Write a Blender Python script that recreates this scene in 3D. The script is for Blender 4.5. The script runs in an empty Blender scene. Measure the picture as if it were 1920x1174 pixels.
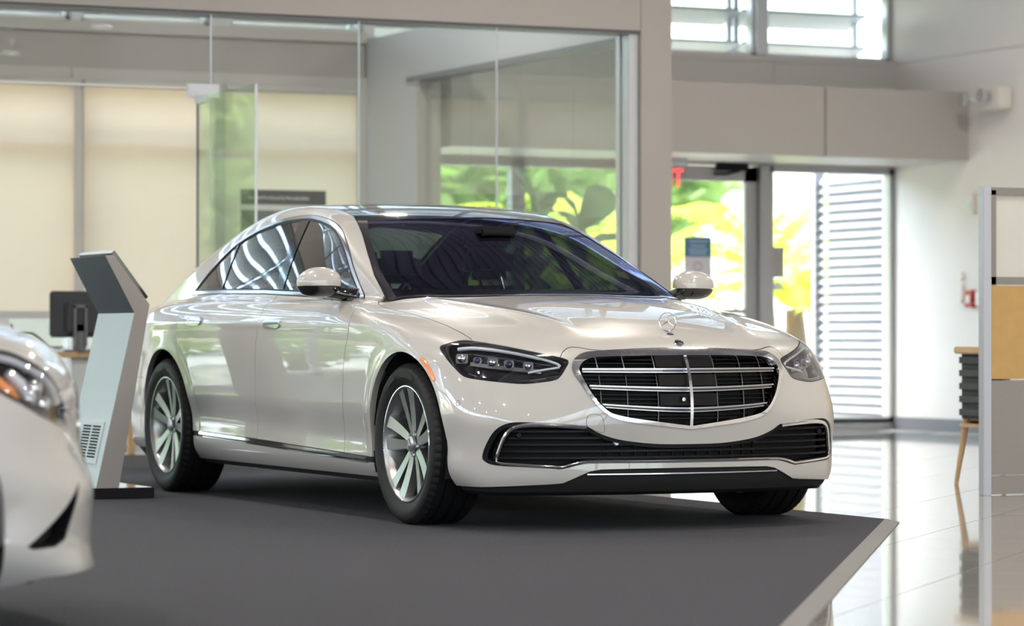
import bpy, bmesh, math, random
import numpy as np
from mathutils import Matrix, Vector

# ------------------------------------------------------------------ camera, world, light, exposure
SC = bpy.context.scene
COL = SC.collection
YAW = math.radians(25.0033)
CAM = Vector((12.623, -6.314, 0.826))
PITCH = math.radians(0.41821)
fwd = Vector((-math.cos(YAW) * math.cos(PITCH), math.sin(YAW) * math.cos(PITCH), math.sin(PITCH)))
rgt = Vector((math.sin(YAW), math.cos(YAW), 0))
upv = rgt.cross(fwd)
cd = bpy.data.cameras.new('camera'); cam = bpy.data.objects.new('camera', cd); COL.objects.link(cam)
cam.matrix_world = Matrix(((rgt.x, upv.x, -fwd.x, CAM.x), (rgt.y, upv.y, -fwd.y, CAM.y), (rgt.z, upv.z, -fwd.z, CAM.z), (0, 0, 0, 1)))
cd.sensor_width = 36; cd.lens = 5869.94 / 1920 * 36; cd.clip_end = 300; cd.clip_start = .1
cd.dof.use_dof = True; cd.dof.focus_distance = 13.6; cd.dof.aperture_fstop = 2.9
SC.camera = cam

SC.view_settings.view_transform = 'Standard'; SC.view_settings.look = 'None'
SC.view_settings.gamma = 1; SC.view_settings.use_curve_mapping = False
SC.view_settings.exposure = 1.4
SC.cycles.use_denoising = True
SC.cycles.max_bounces = 10; SC.cycles.diffuse_bounces = 4; SC.cycles.glossy_bounces = 5
SC.cycles.transparent_max_bounces = 16; SC.cycles.transmission_bounces = 6
SC.cycles.sample_clamp_indirect = 6; SC.cycles.caustics_reflective = False; SC.cycles.caustics_refractive = False

w = bpy.data.worlds.new('world'); SC.world = w; w.use_nodes = True
nt = w.node_tree; nt.nodes.clear()
out = nt.nodes.new('ShaderNodeOutputWorld'); bg = nt.nodes.new('ShaderNodeBackground'); sky = nt.nodes.new('ShaderNodeTexSky')
sky.sky_type = 'NISHITA'; sky.sun_disc = False; sky.sun_elevation = math.radians(58); sky.sun_rotation = math.radians(200)
sky.air_density = 1.0; sky.dust_density = 3.0; sky.ozone_density = 1.0
bg.inputs['Strength'].default_value = 0.62
nt.links.new(sky.outputs[0], bg.inputs['Color']); nt.links.new(bg.outputs[0], out.inputs['Surface'])

sd_ = bpy.data.lights.new('sun', 'SUN'); sd_.energy = 3.2; sd_.angle = math.radians(1.0); sd_.color = (1, .96, .88)
sun = bpy.data.objects.new('sun', sd_); COL.objects.link(sun); sun.location = (-20, 0, 20)
sun.rotation_euler = Vector((-.45, .12, -1)).to_track_quat('-Z', 'Y').to_euler()

# ------------------------------------------------------------------ helpers
def tag(o, label=None, cat=None, group=None, kind=None):
    if label: o['label'] = label
    if cat: o['category'] = cat
    if group: o['group'] = group
    if kind: o['kind'] = kind
    return o
def empty(name, loc=(0, 0, 0), rz=0, parent=None):
    o = bpy.data.objects.new(name, None); COL.objects.link(o); o.location = loc; o.rotation_euler = (0, 0, rz)
    o.empty_display_size = .1
    if parent: o.parent = parent
    return o
def mk(name, V, F, mat, parent=None, smooth=False, normals=None):
    me = bpy.data.meshes.new(name)
    me.from_pydata([tuple(float(c) for c in v) for v in V], [], [tuple(int(i) for i in f) for f in F])
    if mat is not None: me.materials.append(mat)
    if normals is not None: me.validate()
    if smooth or normals is not None: me.polygons.foreach_set('use_smooth', [True] * len(me.polygons))
    me.update()
    if normals is not None: me.normals_split_custom_set_from_vertices([tuple(float(c) for c in n) for n in normals])
    o = bpy.data.objects.new(name, me); COL.objects.link(o)
    if parent is not None: o.parent = parent
    return o
def copy_obj(o, parent=None):
    c = o.copy(); COL.objects.link(c); c.parent = parent
    return c
def copy_tree(o, parent=None):
    c = copy_obj(o, parent)
    for ch in list(o.children): copy_tree(ch, c)
    return c
class MB:
    """collects simple solids into one mesh"""
    def __init__(s): s.V = []; s.F = []
    def add(s, V, F):
        n = len(s.V); s.V += [tuple(v) for v in V]; s.F += [tuple(i + n for i in f) for f in F]; return s
    def box(s, a, b):
        (x0, y0, z0), (x1, y1, z1) = a, b
        x0, x1 = min(x0, x1), max(x0, x1); y0, y1 = min(y0, y1), max(y0, y1); z0, z1 = min(z0, z1), max(z0, z1)
        return s.add([(x0, y0, z0), (x1, y0, z0), (x1, y1, z0), (x0, y1, z0), (x0, y0, z1), (x1, y0, z1), (x1, y1, z1), (x0, y1, z1)],
                     [(0, 3, 2, 1), (4, 5, 6, 7), (0, 1, 5, 4), (1, 2, 6, 5), (2, 3, 7, 6), (3, 0, 4, 7)])
    def prism(s, poly, d):
        """poly: 3D points of a planar outline, d: extrusion vector"""
        n = len(poly); P = [Vector(p) for p in poly]; d = Vector(d)
        nn = Vector((0, 0, 0))
        for i in range(n): nn += P[i].cross(P[(i + 1) % n])
        if nn.dot(d) > 0: P = P[::-1]
        V = P + [p + d for p in P]
        F = [tuple(range(n)), tuple(range(2 * n - 1, n - 1, -1))] + [(i, i + n, (i + 1) % n + n, (i + 1) % n) for i in range(n)]
        F = [tuple(f[::-1]) if 0 else f for f in F]
        return s.add([tuple(v) for v in V], F)
    def tube(s, pts, r, n=8, cap=True):
        P = [Vector(p) for p in pts]; rs = r if isinstance(r, (list, tuple)) else [r] * len(P)
        V = []; F = []; prev = None
        for i, p in enumerate(P):
            t = (P[min(i + 1, len(P) - 1)] - P[max(i - 1, 0)]).normalized()
            if prev is None:
                a = Vector((0, 0, 1)) if abs(t.z) < .9 else Vector((1, 0, 0)); u = t.cross(a).normalized()
            else: u = (prev - t * prev.dot(t)).normalized()
            prev = u; v = t.cross(u)
            for k in range(n):
                a = 2 * math.pi * k / n; V.append(p + (u * math.cos(a) + v * math.sin(a)) * rs[i])
        for i in range(len(P) - 1):
            for k in range(n):
                F.append((i * n + k, i * n + (k + 1) % n, (i + 1) * n + (k + 1) % n, (i + 1) * n + k))
        if cap: F += [tuple(range(n - 1, -1, -1)), tuple(range((len(P) - 1) * n, len(P) * n))]
        return s.add(V, F)
    def lathe(s, prof, axis='z', n=32, c=(0, 0, 0), close=False, a0=0., a1=2 * math.pi):
        """prof: (r, h) pairs"""
        V = []; F = []; m = len(prof); full = abs(a1 - a0 - 2 * math.pi) < 1e-6; N = n if full else n + 1
        for k in range(N):
            a = a0 + (a1 - a0) * k / n; ca, sa = math.cos(a), math.sin(a)
            for r, h in prof:
                if axis == 'z': V.append((c[0] + r * ca, c[1] + r * sa, c[2] + h))
                elif axis == 'y': V.append((c[0] + r * ca, c[1] + h, c[2] + r * sa))
                else: V.append((c[0] + h, c[1] + r * ca, c[2] + r * sa))
        for k in range(n):
            k2 = (k + 1) % N
            for j in range(m - 1 if not close else m):
                j2 = (j + 1) % m; F.append((k * m + j, k2 * m + j, k2 * m + j2, k * m + j2))
        return s.add(V, F)
    def build(s, name, mat, parent=None, smooth=False, bevel=0, fix=True):
        o = mk(name, s.V, s.F, mat, parent, smooth)
        if fix or bevel:
            bm = bmesh.new(); bm.from_mesh(o.data)
            bmesh.ops.recalc_face_normals(bm, faces=bm.faces)
            if bevel: bmesh.ops.bevel(bm, geom=[e for e in bm.edges if e.is_manifold and e.calc_face_angle(0) > .5], offset=bevel, segments=2, affect='EDGES', clamp_overlap=True)
            bm.to_mesh(o.data); bm.free()
        if smooth: smooth_angle(o)
        return o
def smooth_angle(o, ang=40):
    me = o.data; me.polygons.foreach_set('use_smooth', [True] * len(me.polygons))
    bm = bmesh.new(); bm.from_mesh(me)
    for e in bm.edges: e.smooth = not (e.is_manifold and e.calc_face_angle(0) > math.radians(ang))
    bm.to_mesh(me); bm.free(); return o
def box(name, a, b, mat, parent=None, bevel=0): return MB().box(a, b).build(name, mat, parent, bevel=bevel, smooth=bool(bevel))

def M(name, col, rough=.5, metal=0., coat=0., crough=.03, spec=.5, noise=0., nscale=30., bump=0., bscale=200., emit=None, estr=0., alpha=1., trans=0., ior=1.5, sheen=0.):
    m = bpy.data.materials.new(name); m.use_nodes = True; nt = m.node_tree; b = nt.nodes['Principled BSDF']
    b.inputs['Base Color'].default_value = (*col, 1); b.inputs['Roughness'].default_value = rough; b.inputs['Metallic'].default_value = metal
    b.inputs['Coat Weight'].default_value = coat; b.inputs['Coat Roughness'].default_value = crough; b.inputs['Specular IOR Level'].default_value = spec
    b.inputs['IOR'].default_value = ior; b.inputs['Transmission Weight'].default_value = trans; b.inputs['Sheen Weight'].default_value = sheen
    tc = nt.nodes.new('ShaderNodeTexCoord')
    if noise:
        n = nt.nodes.new('ShaderNodeTexNoise'); n.inputs['Scale'].default_value = nscale; n.inputs['Detail'].default_value = 4
        mx = nt.nodes.new('ShaderNodeMix'); mx.data_type = 'RGBA'
        mx.inputs[6].default_value = (*[c * (1 - noise) for c in col], 1); mx.inputs[7].default_value = (*[min(1, c * (1 + noise)) for c in col], 1)
        nt.links.new(tc.outputs['Object'], n.inputs['Vector']); nt.links.new(n.outputs['Fac'], mx.inputs[0]); nt.links.new(mx.outputs[2], b.inputs['Base Color'])
    if bump:
        n2 = nt.nodes.new('ShaderNodeTexNoise'); n2.inputs['Scale'].default_value = bscale; n2.inputs['Detail'].default_value = 3
        bp = nt.nodes.new('ShaderNodeBump'); bp.inputs['Strength'].default_value = bump; bp.inputs['Distance'].default_value = .01
        nt.links.new(tc.outputs['Object'], n2.inputs['Vector']); nt.links.new(n2.outputs['Fac'], bp.inputs['Height']); nt.links.new(bp.outputs[0], b.inputs['Normal'])
    if emit: b.inputs['Emission Color'].default_value = (*emit, 1); b.inputs['Emission Strength'].default_value = estr
    if name.startswith('car_paint'): b.inputs['Coat IOR'].default_value = 1.62
    return m
def glass_mat(name, tint, refl=1.0, rough=.0, ior=1.5, gtint=(1, 1, 1)):
    """thin pane: tinted see-through plus mirror reflection by Fresnel"""
    m = bpy.data.materials.new(name); m.use_nodes = True; nt = m.node_tree; nt.nodes.clear()
    o = nt.nodes.new('ShaderNodeOutputMaterial'); t = nt.nodes.new('ShaderNodeBsdfTransparent'); g = nt.nodes.new('ShaderNodeBsdfGlossy')
    f = nt.nodes.new('ShaderNodeFresnel'); ge = nt.nodes.new('ShaderNodeNewGeometry'); io = nt.nodes.new('ShaderNodeMix')
    io.inputs[2].default_value = ior; io.inputs[3].default_value = 1 / ior     # same reflectance from either side of the thin pane
    nt.links.new(ge.outputs['Backfacing'], io.inputs[0]); nt.links.new(io.outputs[0], f.inputs['IOR']); mx = nt.nodes.new('ShaderNodeMixShader'); mu = nt.nodes.new('ShaderNodeMath')
    mu.operation = 'MULTIPLY'; mu.inputs[1].default_value = refl
    t.inputs[0].default_value = (*tint, 1); g.inputs['Roughness'].default_value = rough; g.inputs[0].default_value = (*gtint, 1)
    nt.links.new(f.outputs[0], mu.inputs[0]); nt.links.new(mu.outputs[0], mx.inputs[0]); nt.links.new(t.outputs[0], mx.inputs[1]); nt.links.new(g.outputs[0], mx.inputs[2])
    nt.links.new(mx.outputs[0], o.inputs[0]); return m

MAT = {}
MAT['paint'] = M('car_paint_white', (.50, .483, .458), rough=.32, coat=1.0, crough=.015, spec=.5, noise=.02, nscale=900)
MAT['chrome'] = M('chrome', (.86, .87, .88), rough=.07, metal=1, noise=.02)
MAT['satin'] = M('satin_chrome', (.86, .87, .88), rough=.14, metal=1.0, noise=.02)
MAT['rib_dark'] = M('dark_metal_rib', (.13, .13, .14), rough=.25, metal=1, noise=.02)
MAT['bar_chrome'] = M('grille_bar_chrome', (.50, .50, .52), rough=.12, metal=1, noise=.02)
MAT['rear_glass'] = glass_mat('rear_window_glass', (.80, .88, .76), 1.1)
MAT['dark_chrome'] = M('dark_chrome', (.35, .36, .38), rough=.12, metal=1, noise=.02)
MAT['gloss_black'] = M('gloss_black', (.008, .008, .010), rough=.08, coat=1, noise=.1)
MAT['trim_black'] = M('trim_black', (.006, .006, .007), rough=.42, spec=.18, noise=.1)
MAT['matte_black'] = M('matte_black', (.006, .006, .007), rough=.8, noise=.2)
MAT['rubber'] = M('tyre_rubber', (.008, .008, .009), rough=.62, spec=.35, noise=.25, nscale=60, bump=.1, bscale=300)
MAT['alloy'] = M('wheel_silver', (.47, .48, .49), rough=.33, metal=.9, noise=.03)
MAT['alloy_dark'] = M('wheel_grey', (.22, .225, .23), rough=.32, metal=.9, noise=.05)
MAT['disc'] = M('brake_disc', (.35, .34, .33), rough=.35, metal=1, noise=.08)
MAT['amber'] = M('amber_plastic', (.80, .22, .01), rough=.15, coat=1, noise=.1, nscale=200)
MAT['red_lens'] = M('red_lens', (.35, .01, .01), rough=.12, coat=1, noise=.05)
MAT['lens'] = glass_mat('clear_lens', (.92, .93, .95), 1.4)
MAT['windshield'] = glass_mat('windshield_glass', (.27, .33, .31), 1.0, gtint=(.60, .60, .95))
MAT['side_glass'] = glass_mat('privacy_glass', (.20, .22, .22), 2.2)
MAT['seat'] = M('seat_leather', (.012, .014, .022), rough=.45, noise=.1, bump=.05)
MAT['cabin'] = M('cabin_trim', (.010, .010, .014), rough=.6, noise=.15)
MAT['lamp_silver'] = M('lamp_reflector', (.7, .72, .75), rough=.12, metal=1, noise=.03)
MAT['drl'] = M('light_guide', (.66, .69, .73), rough=.25, coat=1, noise=.02)
MAT['blue_lens'] = M('blue_projector', (.015, .02, .07), rough=.05, coat=1, noise=.1)
class Spl:
    """natural cubic spline, linear outside"""
    def __init__(s,pts):
        pts=sorted(pts); x=np.array([p[0] for p in pts],float); y=np.array([p[1] for p in pts],float); n=len(x)
        h=np.diff(x); A=np.zeros((n,n)); b=np.zeros(n); A[0,0]=A[-1,-1]=1
        for i in range(1,n-1):
            A[i,i-1]=h[i-1];A[i,i]=2*(h[i-1]+h[i]);A[i,i+1]=h[i];b[i]=6*((y[i+1]-y[i])/h[i]-(y[i]-y[i-1])/h[i-1])
        s.m=np.linalg.solve(A,b);s.x=x;s.y=y;s.h=h
        s.d0=(y[1]-y[0])/h[0]-h[0]*(2*s.m[0]+s.m[1])/6; s.d1=(y[-1]-y[-2])/h[-1]+h[-1]*(2*s.m[-1]+s.m[-2])/6
    def ev(s,t):
        t=np.asarray(t,float); i=np.clip(np.searchsorted(s.x,t)-1,0,len(s.h)-1)
        h=s.h[i];a=(s.x[i+1]-t)/h;b=(t-s.x[i])/h
        r=a*s.y[i]+b*s.y[i+1]+((a**3-a)*s.m[i]+(b**3-b)*s.m[i+1])*h*h/6
        r=np.where(t<s.x[0],s.y[0]+(t-s.x[0])*s.d0,r)
        return np.where(t>s.x[-1],s.y[-1]+(t-s.x[-1])*s.d1,r)
    def __call__(s,t):
        t=np.asarray(t,float)
        if t.size<50: return s.ev(t)
        if not hasattr(s,'tab'):
            s.t0=s.x[0]-.6; n=int((s.x[-1]+.6-s.t0)*1000)+2; s.tab=s.ev(s.t0+np.arange(n+1)*1e-3); s.n=n
        q=(t-s.t0)*1000; i=q.astype(np.int32); np.clip(i,0,s.n-1,out=i); u=q-i
        a=s.tab[i]; return a+(s.tab[i+1]-a)*u
def ss(t,a,b):
    u=np.clip((t-a)/(b-a),0,1);return u*u*(3-2*u)
def smin(a,b,k):
    h=np.maximum(k-np.abs(a-b),0)/k
    return np.minimum(a,b)-h*h*h*k/6
def smax(a,b,k): return -smin(-a,-b,k)

class Car:
    WB=3.216; ZW=.353; XR=-3.216
    P=Spl([(.10,.80),(.16,.868),(.20,.905),(.25,.932),(.30,.936),(.36,.934),(.42,.940),(.48,.950),(.55,.955),(.65,.960),(.75,.964),(.82,.9645),(.87,.961),(.91,.953),(.96,.930),(1.01,.897),(1.06,.86),(1.12,.80)])
    PLAN=Spl([(.9,-.10),(.7,-.045),(.5,-.018),(.3,-.006),(.0,-.002),(-.5,0),(-1.7,.002),(-2.6,.004),(-3.2,.006),(-3.6,-.006),(-3.9,-.035),(-4.2,-.085),(-4.45,-.15)])
    FC=Spl([(.05,.72),(.12,.80),(.17,.842),(.21,.864),(.26,.872),(.34,.874),(.42,.884),(.50,.893),(.58,.888),(.66,.870),(.72,.848),(.775,.820),(.83,.77),(.9,.68)])
    DL=Spl([(-.1,0),(0,0),(.2,.008),(.4,.042),(.567,.085),(.72,.150),(.84,.245),(.91,.345),(.96,.46),(1.02,.65)])
    DU=Spl([(-.1,0),(0,0),(.2,.010),(.4,.050),(.5,.085),(.6,.135),(.7,.19),(.8,.250),(.87,.315),(.93,.43),(1.0,.70)])
    DT=Spl([(-.1,0),(0,0),(.2,.010),(.4,.052),(.5,.092),(.6,.158),(.7,.245),(.8,.355),(.88,.48),(.94,.62),(1.0,.80)])
    HP=Spl([(1.05,.50),(.95,.635),(.88,.72),(.82,.775),(.786,.796),(.689,.835),(.5,.885),(.2,.940),(-.1,.979),(-.4,1.008),(-.7,1.022),(-1.2,1.024),(-2,1.036),(-3.1,1.035),(-3.6,1.020),(-4.0,.997),(-4.25,.972),(-4.42,.93),(-4.6,.88)])
    RC=Spl([(.15,-4.25),(.25,-4.36),(.35,-4.41),(.5,-4.425),(.65,-4.42),(.8,-4.40),(.9,-4.38),(1.0,-4.37),(1.1,-4.33)])
    DR=Spl([(-.1,0),(0,0),(.3,.012),(.5,.04),(.65,.09),(.78,.17),(.87,.28),(.93,.42),(1.0,.65)])
    GP=Spl([(-.2,-.20),(-.5,-.125),(-.8,-.082),(-1.1,-.048),(-1.4,-.018),(-1.8,0),(-2.4,-.002),(-2.9,-.016),(-3.3,-.045),(-3.7,-.09),(-4.1,-.15)])
    TG=Spl([(.0,.84),(-.2,.935),(-.39,1.022),(-.765,1.187),(-1.0,1.286),(-1.25,1.378),(-1.5,1.442),(-1.8,1.481),(-2.1,1.501),(-2.5,1.500),(-2.9,1.448),(-3.2,1.374),(-3.5,1.278),(-3.8,1.165),(-4.1,1.04),(-4.4,.9)])
    lower_crease=1
    def side(s,x,ay,z):
        zz=z-.035*ss(-x,.7,2.6)*ss(z,.25,.4)*(1-ss(z,.6,.8))
        Y=s.P(zz)+s.PLAN(x)
        Y=Y-.05*ss(-x,3.4,4.2)*ss(z,.5,.95)
        Y=Y-.06*ss(x,.0,.75)*ss(z,.58,.86)*ss(x,-.1,.5)
        for xc in (0.,s.XR):
            r=np.hypot(x-xc,z-s.ZW); Y=Y+.010*np.exp(-((r-.405)/.05)**2)*ss(z,.2,.45)
        # shoulder feature line
        zl=.872+.02*ss(-x,.3,3.2)
        Y=Y+.006*np.exp(-((z-zl)/.022)**2)*ss(-x,-.2,.6)*(1-ss(-x,3.4,4.1))
        return Y-ay
    def front(s,x,ay,z):
        def Fx(ay,z):
            b=ss(z,.42,.64); return s.FC(z)-(s.DL(ay)*(1-b)+s.DU(ay)*b)
        e=.01; F=Fx(ay,z); dy=(Fx(ay+e,z)-Fx(ay-e,z))/(2*e)
        return (F-x)/np.sqrt(1+dy*dy)
    def rear(s,x,ay,z):
        R=s.RC(z)+s.DR(ay); e=.01; dy=(s.DR(ay+e)-s.DR(ay-e))/(2*e)
        return (x-R)/np.sqrt(1+dy*dy)
    def top(s,x,ay,z):
        sh=.84*s.DT(np.minimum(ay,.95))*(1-ss(-x,.5,1.4))
        T=s.HP(x+sh)-.022*(ay/.8)**2
        yr=.62-.20*ss(x,-.6,.75)
        T=T+.012*np.exp(-((ay-yr)/.055)**2)*ss(x,-.9,-.3)*(1-ss(x,.45,.75))+.010*(1-ss(ay,.1,.52))*ss(x,-.9,-.2)*(1-ss(x,.4,.8))
        return (T-z)*.97
    def fb(s,P):
        x,ay,z=P[:,0],np.sqrt(P[:,1]**2+1e-6),P[:,2]
        a=s.side(x,ay,z); m=x>-.1
        if m.any(): a[m]=smin(a[m],s.front(x[m],ay[m],z[m]),.07)
        m=x<-3.1
        if m.any(): a[m]=smin(a[m],s.rear(x[m],ay[m],z[m]),.12)
        return smin(a,s.top(x,ay,z),.10)
    def gside(s,x,ay,z):
        zz=z-1.0; Y=.855-.42*zz-.30*zz*zz+s.GP(x)
        return (Y-ay)*.92
    def gtop(s,x,ay,z):
        k=.44*(1-ss(-x,1.5,2.5))-.30*ss(-x,2.2,3.2)
        T=s.TG(x+k*ay*ay)-.022*(ay/.6)**2*ss(z,1.0,1.3)
        sl=.40*(1-ss(-x,1.1,1.7))+.35*ss(-x,2.9,3.5)
        return (T-z)/np.sqrt(1+sl*sl)
    def fg(s,P):
        x,ay,z=P[:,0],np.sqrt(P[:,1]**2+1e-6),P[:,2]
        a=smin(s.gside(x,ay,z),s.gtop(x,ay,z),.075); return np.minimum(a,np.minimum(z-.93,(x+4.3)*.5))
    def f(s,P):
        a=s.fb(P); m=(P[:,2]>.88)&(P[:,0]<.2)
        if m.any(): a[m]=smax(a[m],s.fg(P[m]),.035)
        return a
    def grad(s,P,f=None,e=2e-3):
        f=f or s.f; g=np.empty_like(P)
        for i in range(3):
            d=np.zeros(3);d[i]=e; g[:,i]=(f(P+d)-f(P-d))/(2*e)
        return g
    def project(s,P,it=5,f=None):
        f=f or s.f
        for _ in range(it):
            v=f(P); g=s.grad(P,f); n2=np.maximum((g*g).sum(1),.05)
            st=(v/n2)[:,None]*g; l=np.linalg.norm(st,axis=1,keepdims=True); st*=np.minimum(1,.02/np.maximum(l,1e-9))
            P=P-st
        return P
    def normals(s,P,f=None):
        g=-s.grad(P,f); return g/np.maximum(np.linalg.norm(g,axis=1,keepdims=True),1e-9)
# ------------------------------------------------------------------ car body: smooth implicit surface, meshed once and cut into panels
class Surf:
    """half body (y <= 0) mesh of car.f = 0 with exact normals"""
    def __init__(s, car, h, lo, hi):
        s.car = car
        n = [int(math.ceil((hi[i] - lo[i]) / h)) + 1 for i in range(3)]
        B = 8; nb = [int(math.ceil(k / B)) for k in n]; n = [k * B for k in nb]
        ax = [lo[i] + h * np.arange(n[i] + 1) for i in range(3)]
        cb = np.stack(np.meshgrid(*[lo[i] + h * (B * np.arange(nb[i]) + B / 2) for i in range(3)], indexing='ij'), -1).reshape(-1, 3)
        near = (np.abs(car.f(cb)) < h * B * 2.0).reshape(nb)
        val = np.full([k + 1 for k in n], np.nan)
        need = np.zeros([k + 1 for k in n], bool)
        for b in np.argwhere(near):
            need[b[0] * B:(b[0] + 1) * B + 1, b[1] * B:(b[1] + 1) * B + 1, b[2] * B:(b[2] + 1) * B + 1] = True
        I = np.argwhere(need); P = np.stack([ax[i][I[:, i]] for i in range(3)], 1)
        val[need] = car.f(P)
        pos = val > 0; ok = ~np.isnan(val)
        c = [slice(0, -1), slice(1, None)]
        okc = np.ones(n, bool); cnt = np.zeros(n, int)
        for a in c:
            for b in c:
                for d in c: okc &= ok[a, b, d]; cnt += pos[a, b, d]
        act = okc & (cnt > 0) & (cnt < 8)
        cells = np.argwhere(act); idx = np.full(n, -1); idx[act] = np.arange(len(cells))
        acc = np.zeros((len(cells), 3)); num = np.zeros(len(cells))
        cor = [(a, b, d) for a in (0, 1) for b in (0, 1) for d in (0, 1)]
        for p in cor:
            for k in range(3):
                if p[k]: continue
                q = list(p); q[k] = 1
                v0 = val[cells[:, 0] + p[0], cells[:, 1] + p[1], cells[:, 2] + p[2]]; v1 = val[cells[:, 0] + q[0], cells[:, 1] + q[1], cells[:, 2] + q[2]]
                x = (v0 > 0) != (v1 > 0); t = np.where(x, v0 / np.where(x, v0 - v1, 1), 0)
                pp = np.tile(np.array(p, float), (len(cells), 1)); pp[:, k] += t
                acc[x] += pp[x]; num[x] += 1
        V = np.array(lo) + h * (cells + acc / num[:, None])
        V = car.project(V, 4)
        F = []
        for k in range(3):
            u, v = (k + 1) % 3, (k + 2) % 3
            sl0 = [slice(1, -1)] * 3; sl0[k] = slice(0, -1); sl1 = [slice(1, -1)] * 3; sl1[k] = slice(1, None)
            e0 = pos[tuple(sl0)]; e1 = pos[tuple(sl1)]; o = ok[tuple(sl0)] & ok[tuple(sl1)]
            E = np.argwhere((e0 != e1) & o); flip = e0[tuple(E.T)]
            off = np.ones(3, int); off[k] = 0; E = E + off
            def cell(du, dv):
                q = E.copy(); q[:, u] += du; q[:, v] += dv; return idx[q[:, 0], q[:, 1], q[:, 2]]
            Q = np.stack([cell(-1, -1), cell(0, -1), cell(0, 0), cell(-1, 0)], 1)
            Q = np.where(flip[:, None], Q, Q[:, ::-1])
            F.append(Q[(Q >= 0).all(1)])
        F = np.concatenate(F)
        s.V = V; s.F = [tuple(f) for f in F.tolist()]; s.cut = np.zeros(len(V), bool)
        m = s.clip(lambda P: -P[:, 1], ref=1)
        s.V, s.F, s.cut = m.V, m.F, np.zeros(len(m.V), bool)
    def clone(s, V, F, cut):
        o = Surf.__new__(Surf); o.car = s.car; o.V, o.F, o.cut = V, F, cut; return o
    def clip(s, g, ref=3):
        """keep the part where g >= 0; straddling quads are refined ref x ref first"""
        V, cut = s.V, s.cut
        val = g(V); keep = []; mix = []
        pos = val >= 0; pl = pos.tolist()
        for f in s.F:
            k = 0
            for i in f: k += pl[i]
            if k == len(f): keep.append(f)
            elif k: mix.append(f)
        if not mix: return s.compact(V, keep, cut)
        newV = []; newF = []; key = {}; nb = len(V); isnew = []
        def vid(p, c):
            k = (round(p[0] * 2e4), round(p[1] * 2e4), round(p[2] * 2e4))
            i = key.get(k)
            if i is None: i = nb + len(newV); key[k] = i; newV.append(p); isnew.append(c)
            elif c: isnew[i - nb] = True
            return i
        Vl = V; sub = []
        for f in mix:
            if len(f) == 4 and ref > 1 and max(np.abs(Vl[f[0]] - Vl[f[2]]).max(), np.abs(Vl[f[1]] - Vl[f[3]]).max()) > .008:
                A, B, C, D = Vl[f[0]], Vl[f[1]], Vl[f[2]], Vl[f[3]]
                ids = {}
                for a in range(ref + 1):
                    for b in range(ref + 1):
                        u, v = a / ref, b / ref
                        if (a in (0, ref)) and (b in (0, ref)):
                            ids[a, b] = f[0] if (a, b) == (0, 0) else f[1] if (a, b) == (ref, 0) else f[2] if (a, b) == (ref, ref) else f[3]
                        else:
                            p = A * (1 - u) * (1 - v) + B * u * (1 - v) + C * u * v + D * (1 - u) * v
                            if a in (0, ref) or b in (0, ref):
                                e = None
                                if b == 0: e = (f[0], f[1])
                                elif b == ref: e = (f[3], f[2])
                                elif a == 0: e = (f[0], f[3])
                                else: e = (f[1], f[2])
                                c = cut[e[0]] and cut[e[1]]
                            else: c = False
                            ids[a, b] = vid(p, bool(c))
                for a in range(ref):
                    for b in range(ref): sub.append((ids[a, b], ids[a + 1, b], ids[a + 1, b + 1], ids[a, b + 1]))
            else: sub.append(f)
        if newV:
            NV = s.car.project(np.array(newV), 1); V = np.concatenate([V, NV]); cut = np.concatenate([cut, np.array(isnew)])
            val = np.concatenate([val, g(NV)])
        ev = {}; eV = []; eC = []; n0 = len(V); vl = val.tolist()
        for f in sub:
            sg = [vl[i] >= 0 for i in f]
            if all(sg): keep.append(f); continue
            if not any(sg): continue
            out = []; n = len(f)
            for i in range(n):
                a, b = f[i], f[(i + 1) % n]
                if sg[i]: out.append(a)
                if sg[i] != sg[(i + 1) % n]:
                    k = (a, b) if a < b else (b, a)
                    j = ev.get(k)
                    if j is None:
                        t = vl[a] / (vl[a] - vl[b]); j = n0 + len(eV); ev[k] = j; eV.append((a, b, t))
                    out.append(j)
            if len(out) >= 3: keep.append(tuple(out))
        if eV:
            E = np.array(eV); a = E[:, 0].astype(int); b = E[:, 1].astype(int); t = E[:, 2]
            t0 = np.zeros(len(t)); t1 = np.ones(len(t)); pa = vl and (val[a] >= 0)
            for _ in range(2):
                P = V[a] + (V[b] - V[a]) * t[:, None]; gv = g(P); same = (gv >= 0) == pa
                t0 = np.where(same, t, t0); t1 = np.where(same, t1, t); va = np.where(same, gv, 0)
                g0 = g(V[a] + (V[b] - V[a]) * t0[:, None]); g1 = g(V[a] + (V[b] - V[a]) * t1[:, None])
                t = t0 + (t1 - t0) * np.clip(np.abs(g0) / np.maximum(np.abs(g0) + np.abs(g1), 1e-9), 0, 1)
            P = s.car.project(V[a] + (V[b] - V[a]) * t[:, None], 1)
            V = np.concatenate([V, P]); cut = np.concatenate([cut, np.ones(len(P), bool)])
        return s.compact(V, keep, cut)
    def compact(s, V, F, cut):
        G_ = []
        for f in F:
            if len(set(f)) != len(f):
                q = []
                for i in f:
                    if i not in q: q.append(i)
                f = tuple(q)
            if len(f) >= 3: G_.append(f)
        F = G_
        if not F: return s.clone(np.zeros((0, 3)), [], np.zeros(0, bool))
        used = np.unique(np.concatenate([np.array(f) for f in F])); mp = np.full(len(V), -1); mp[used] = np.arange(len(used)); ml = mp.tolist()
        return s.clone(V[used], [tuple(ml[i] for i in f) for f in F], cut[used])
    def clips(s, *gs, ref=3):
        m = s
        for g in gs: m = m.clip(g, ref)
        return m
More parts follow.
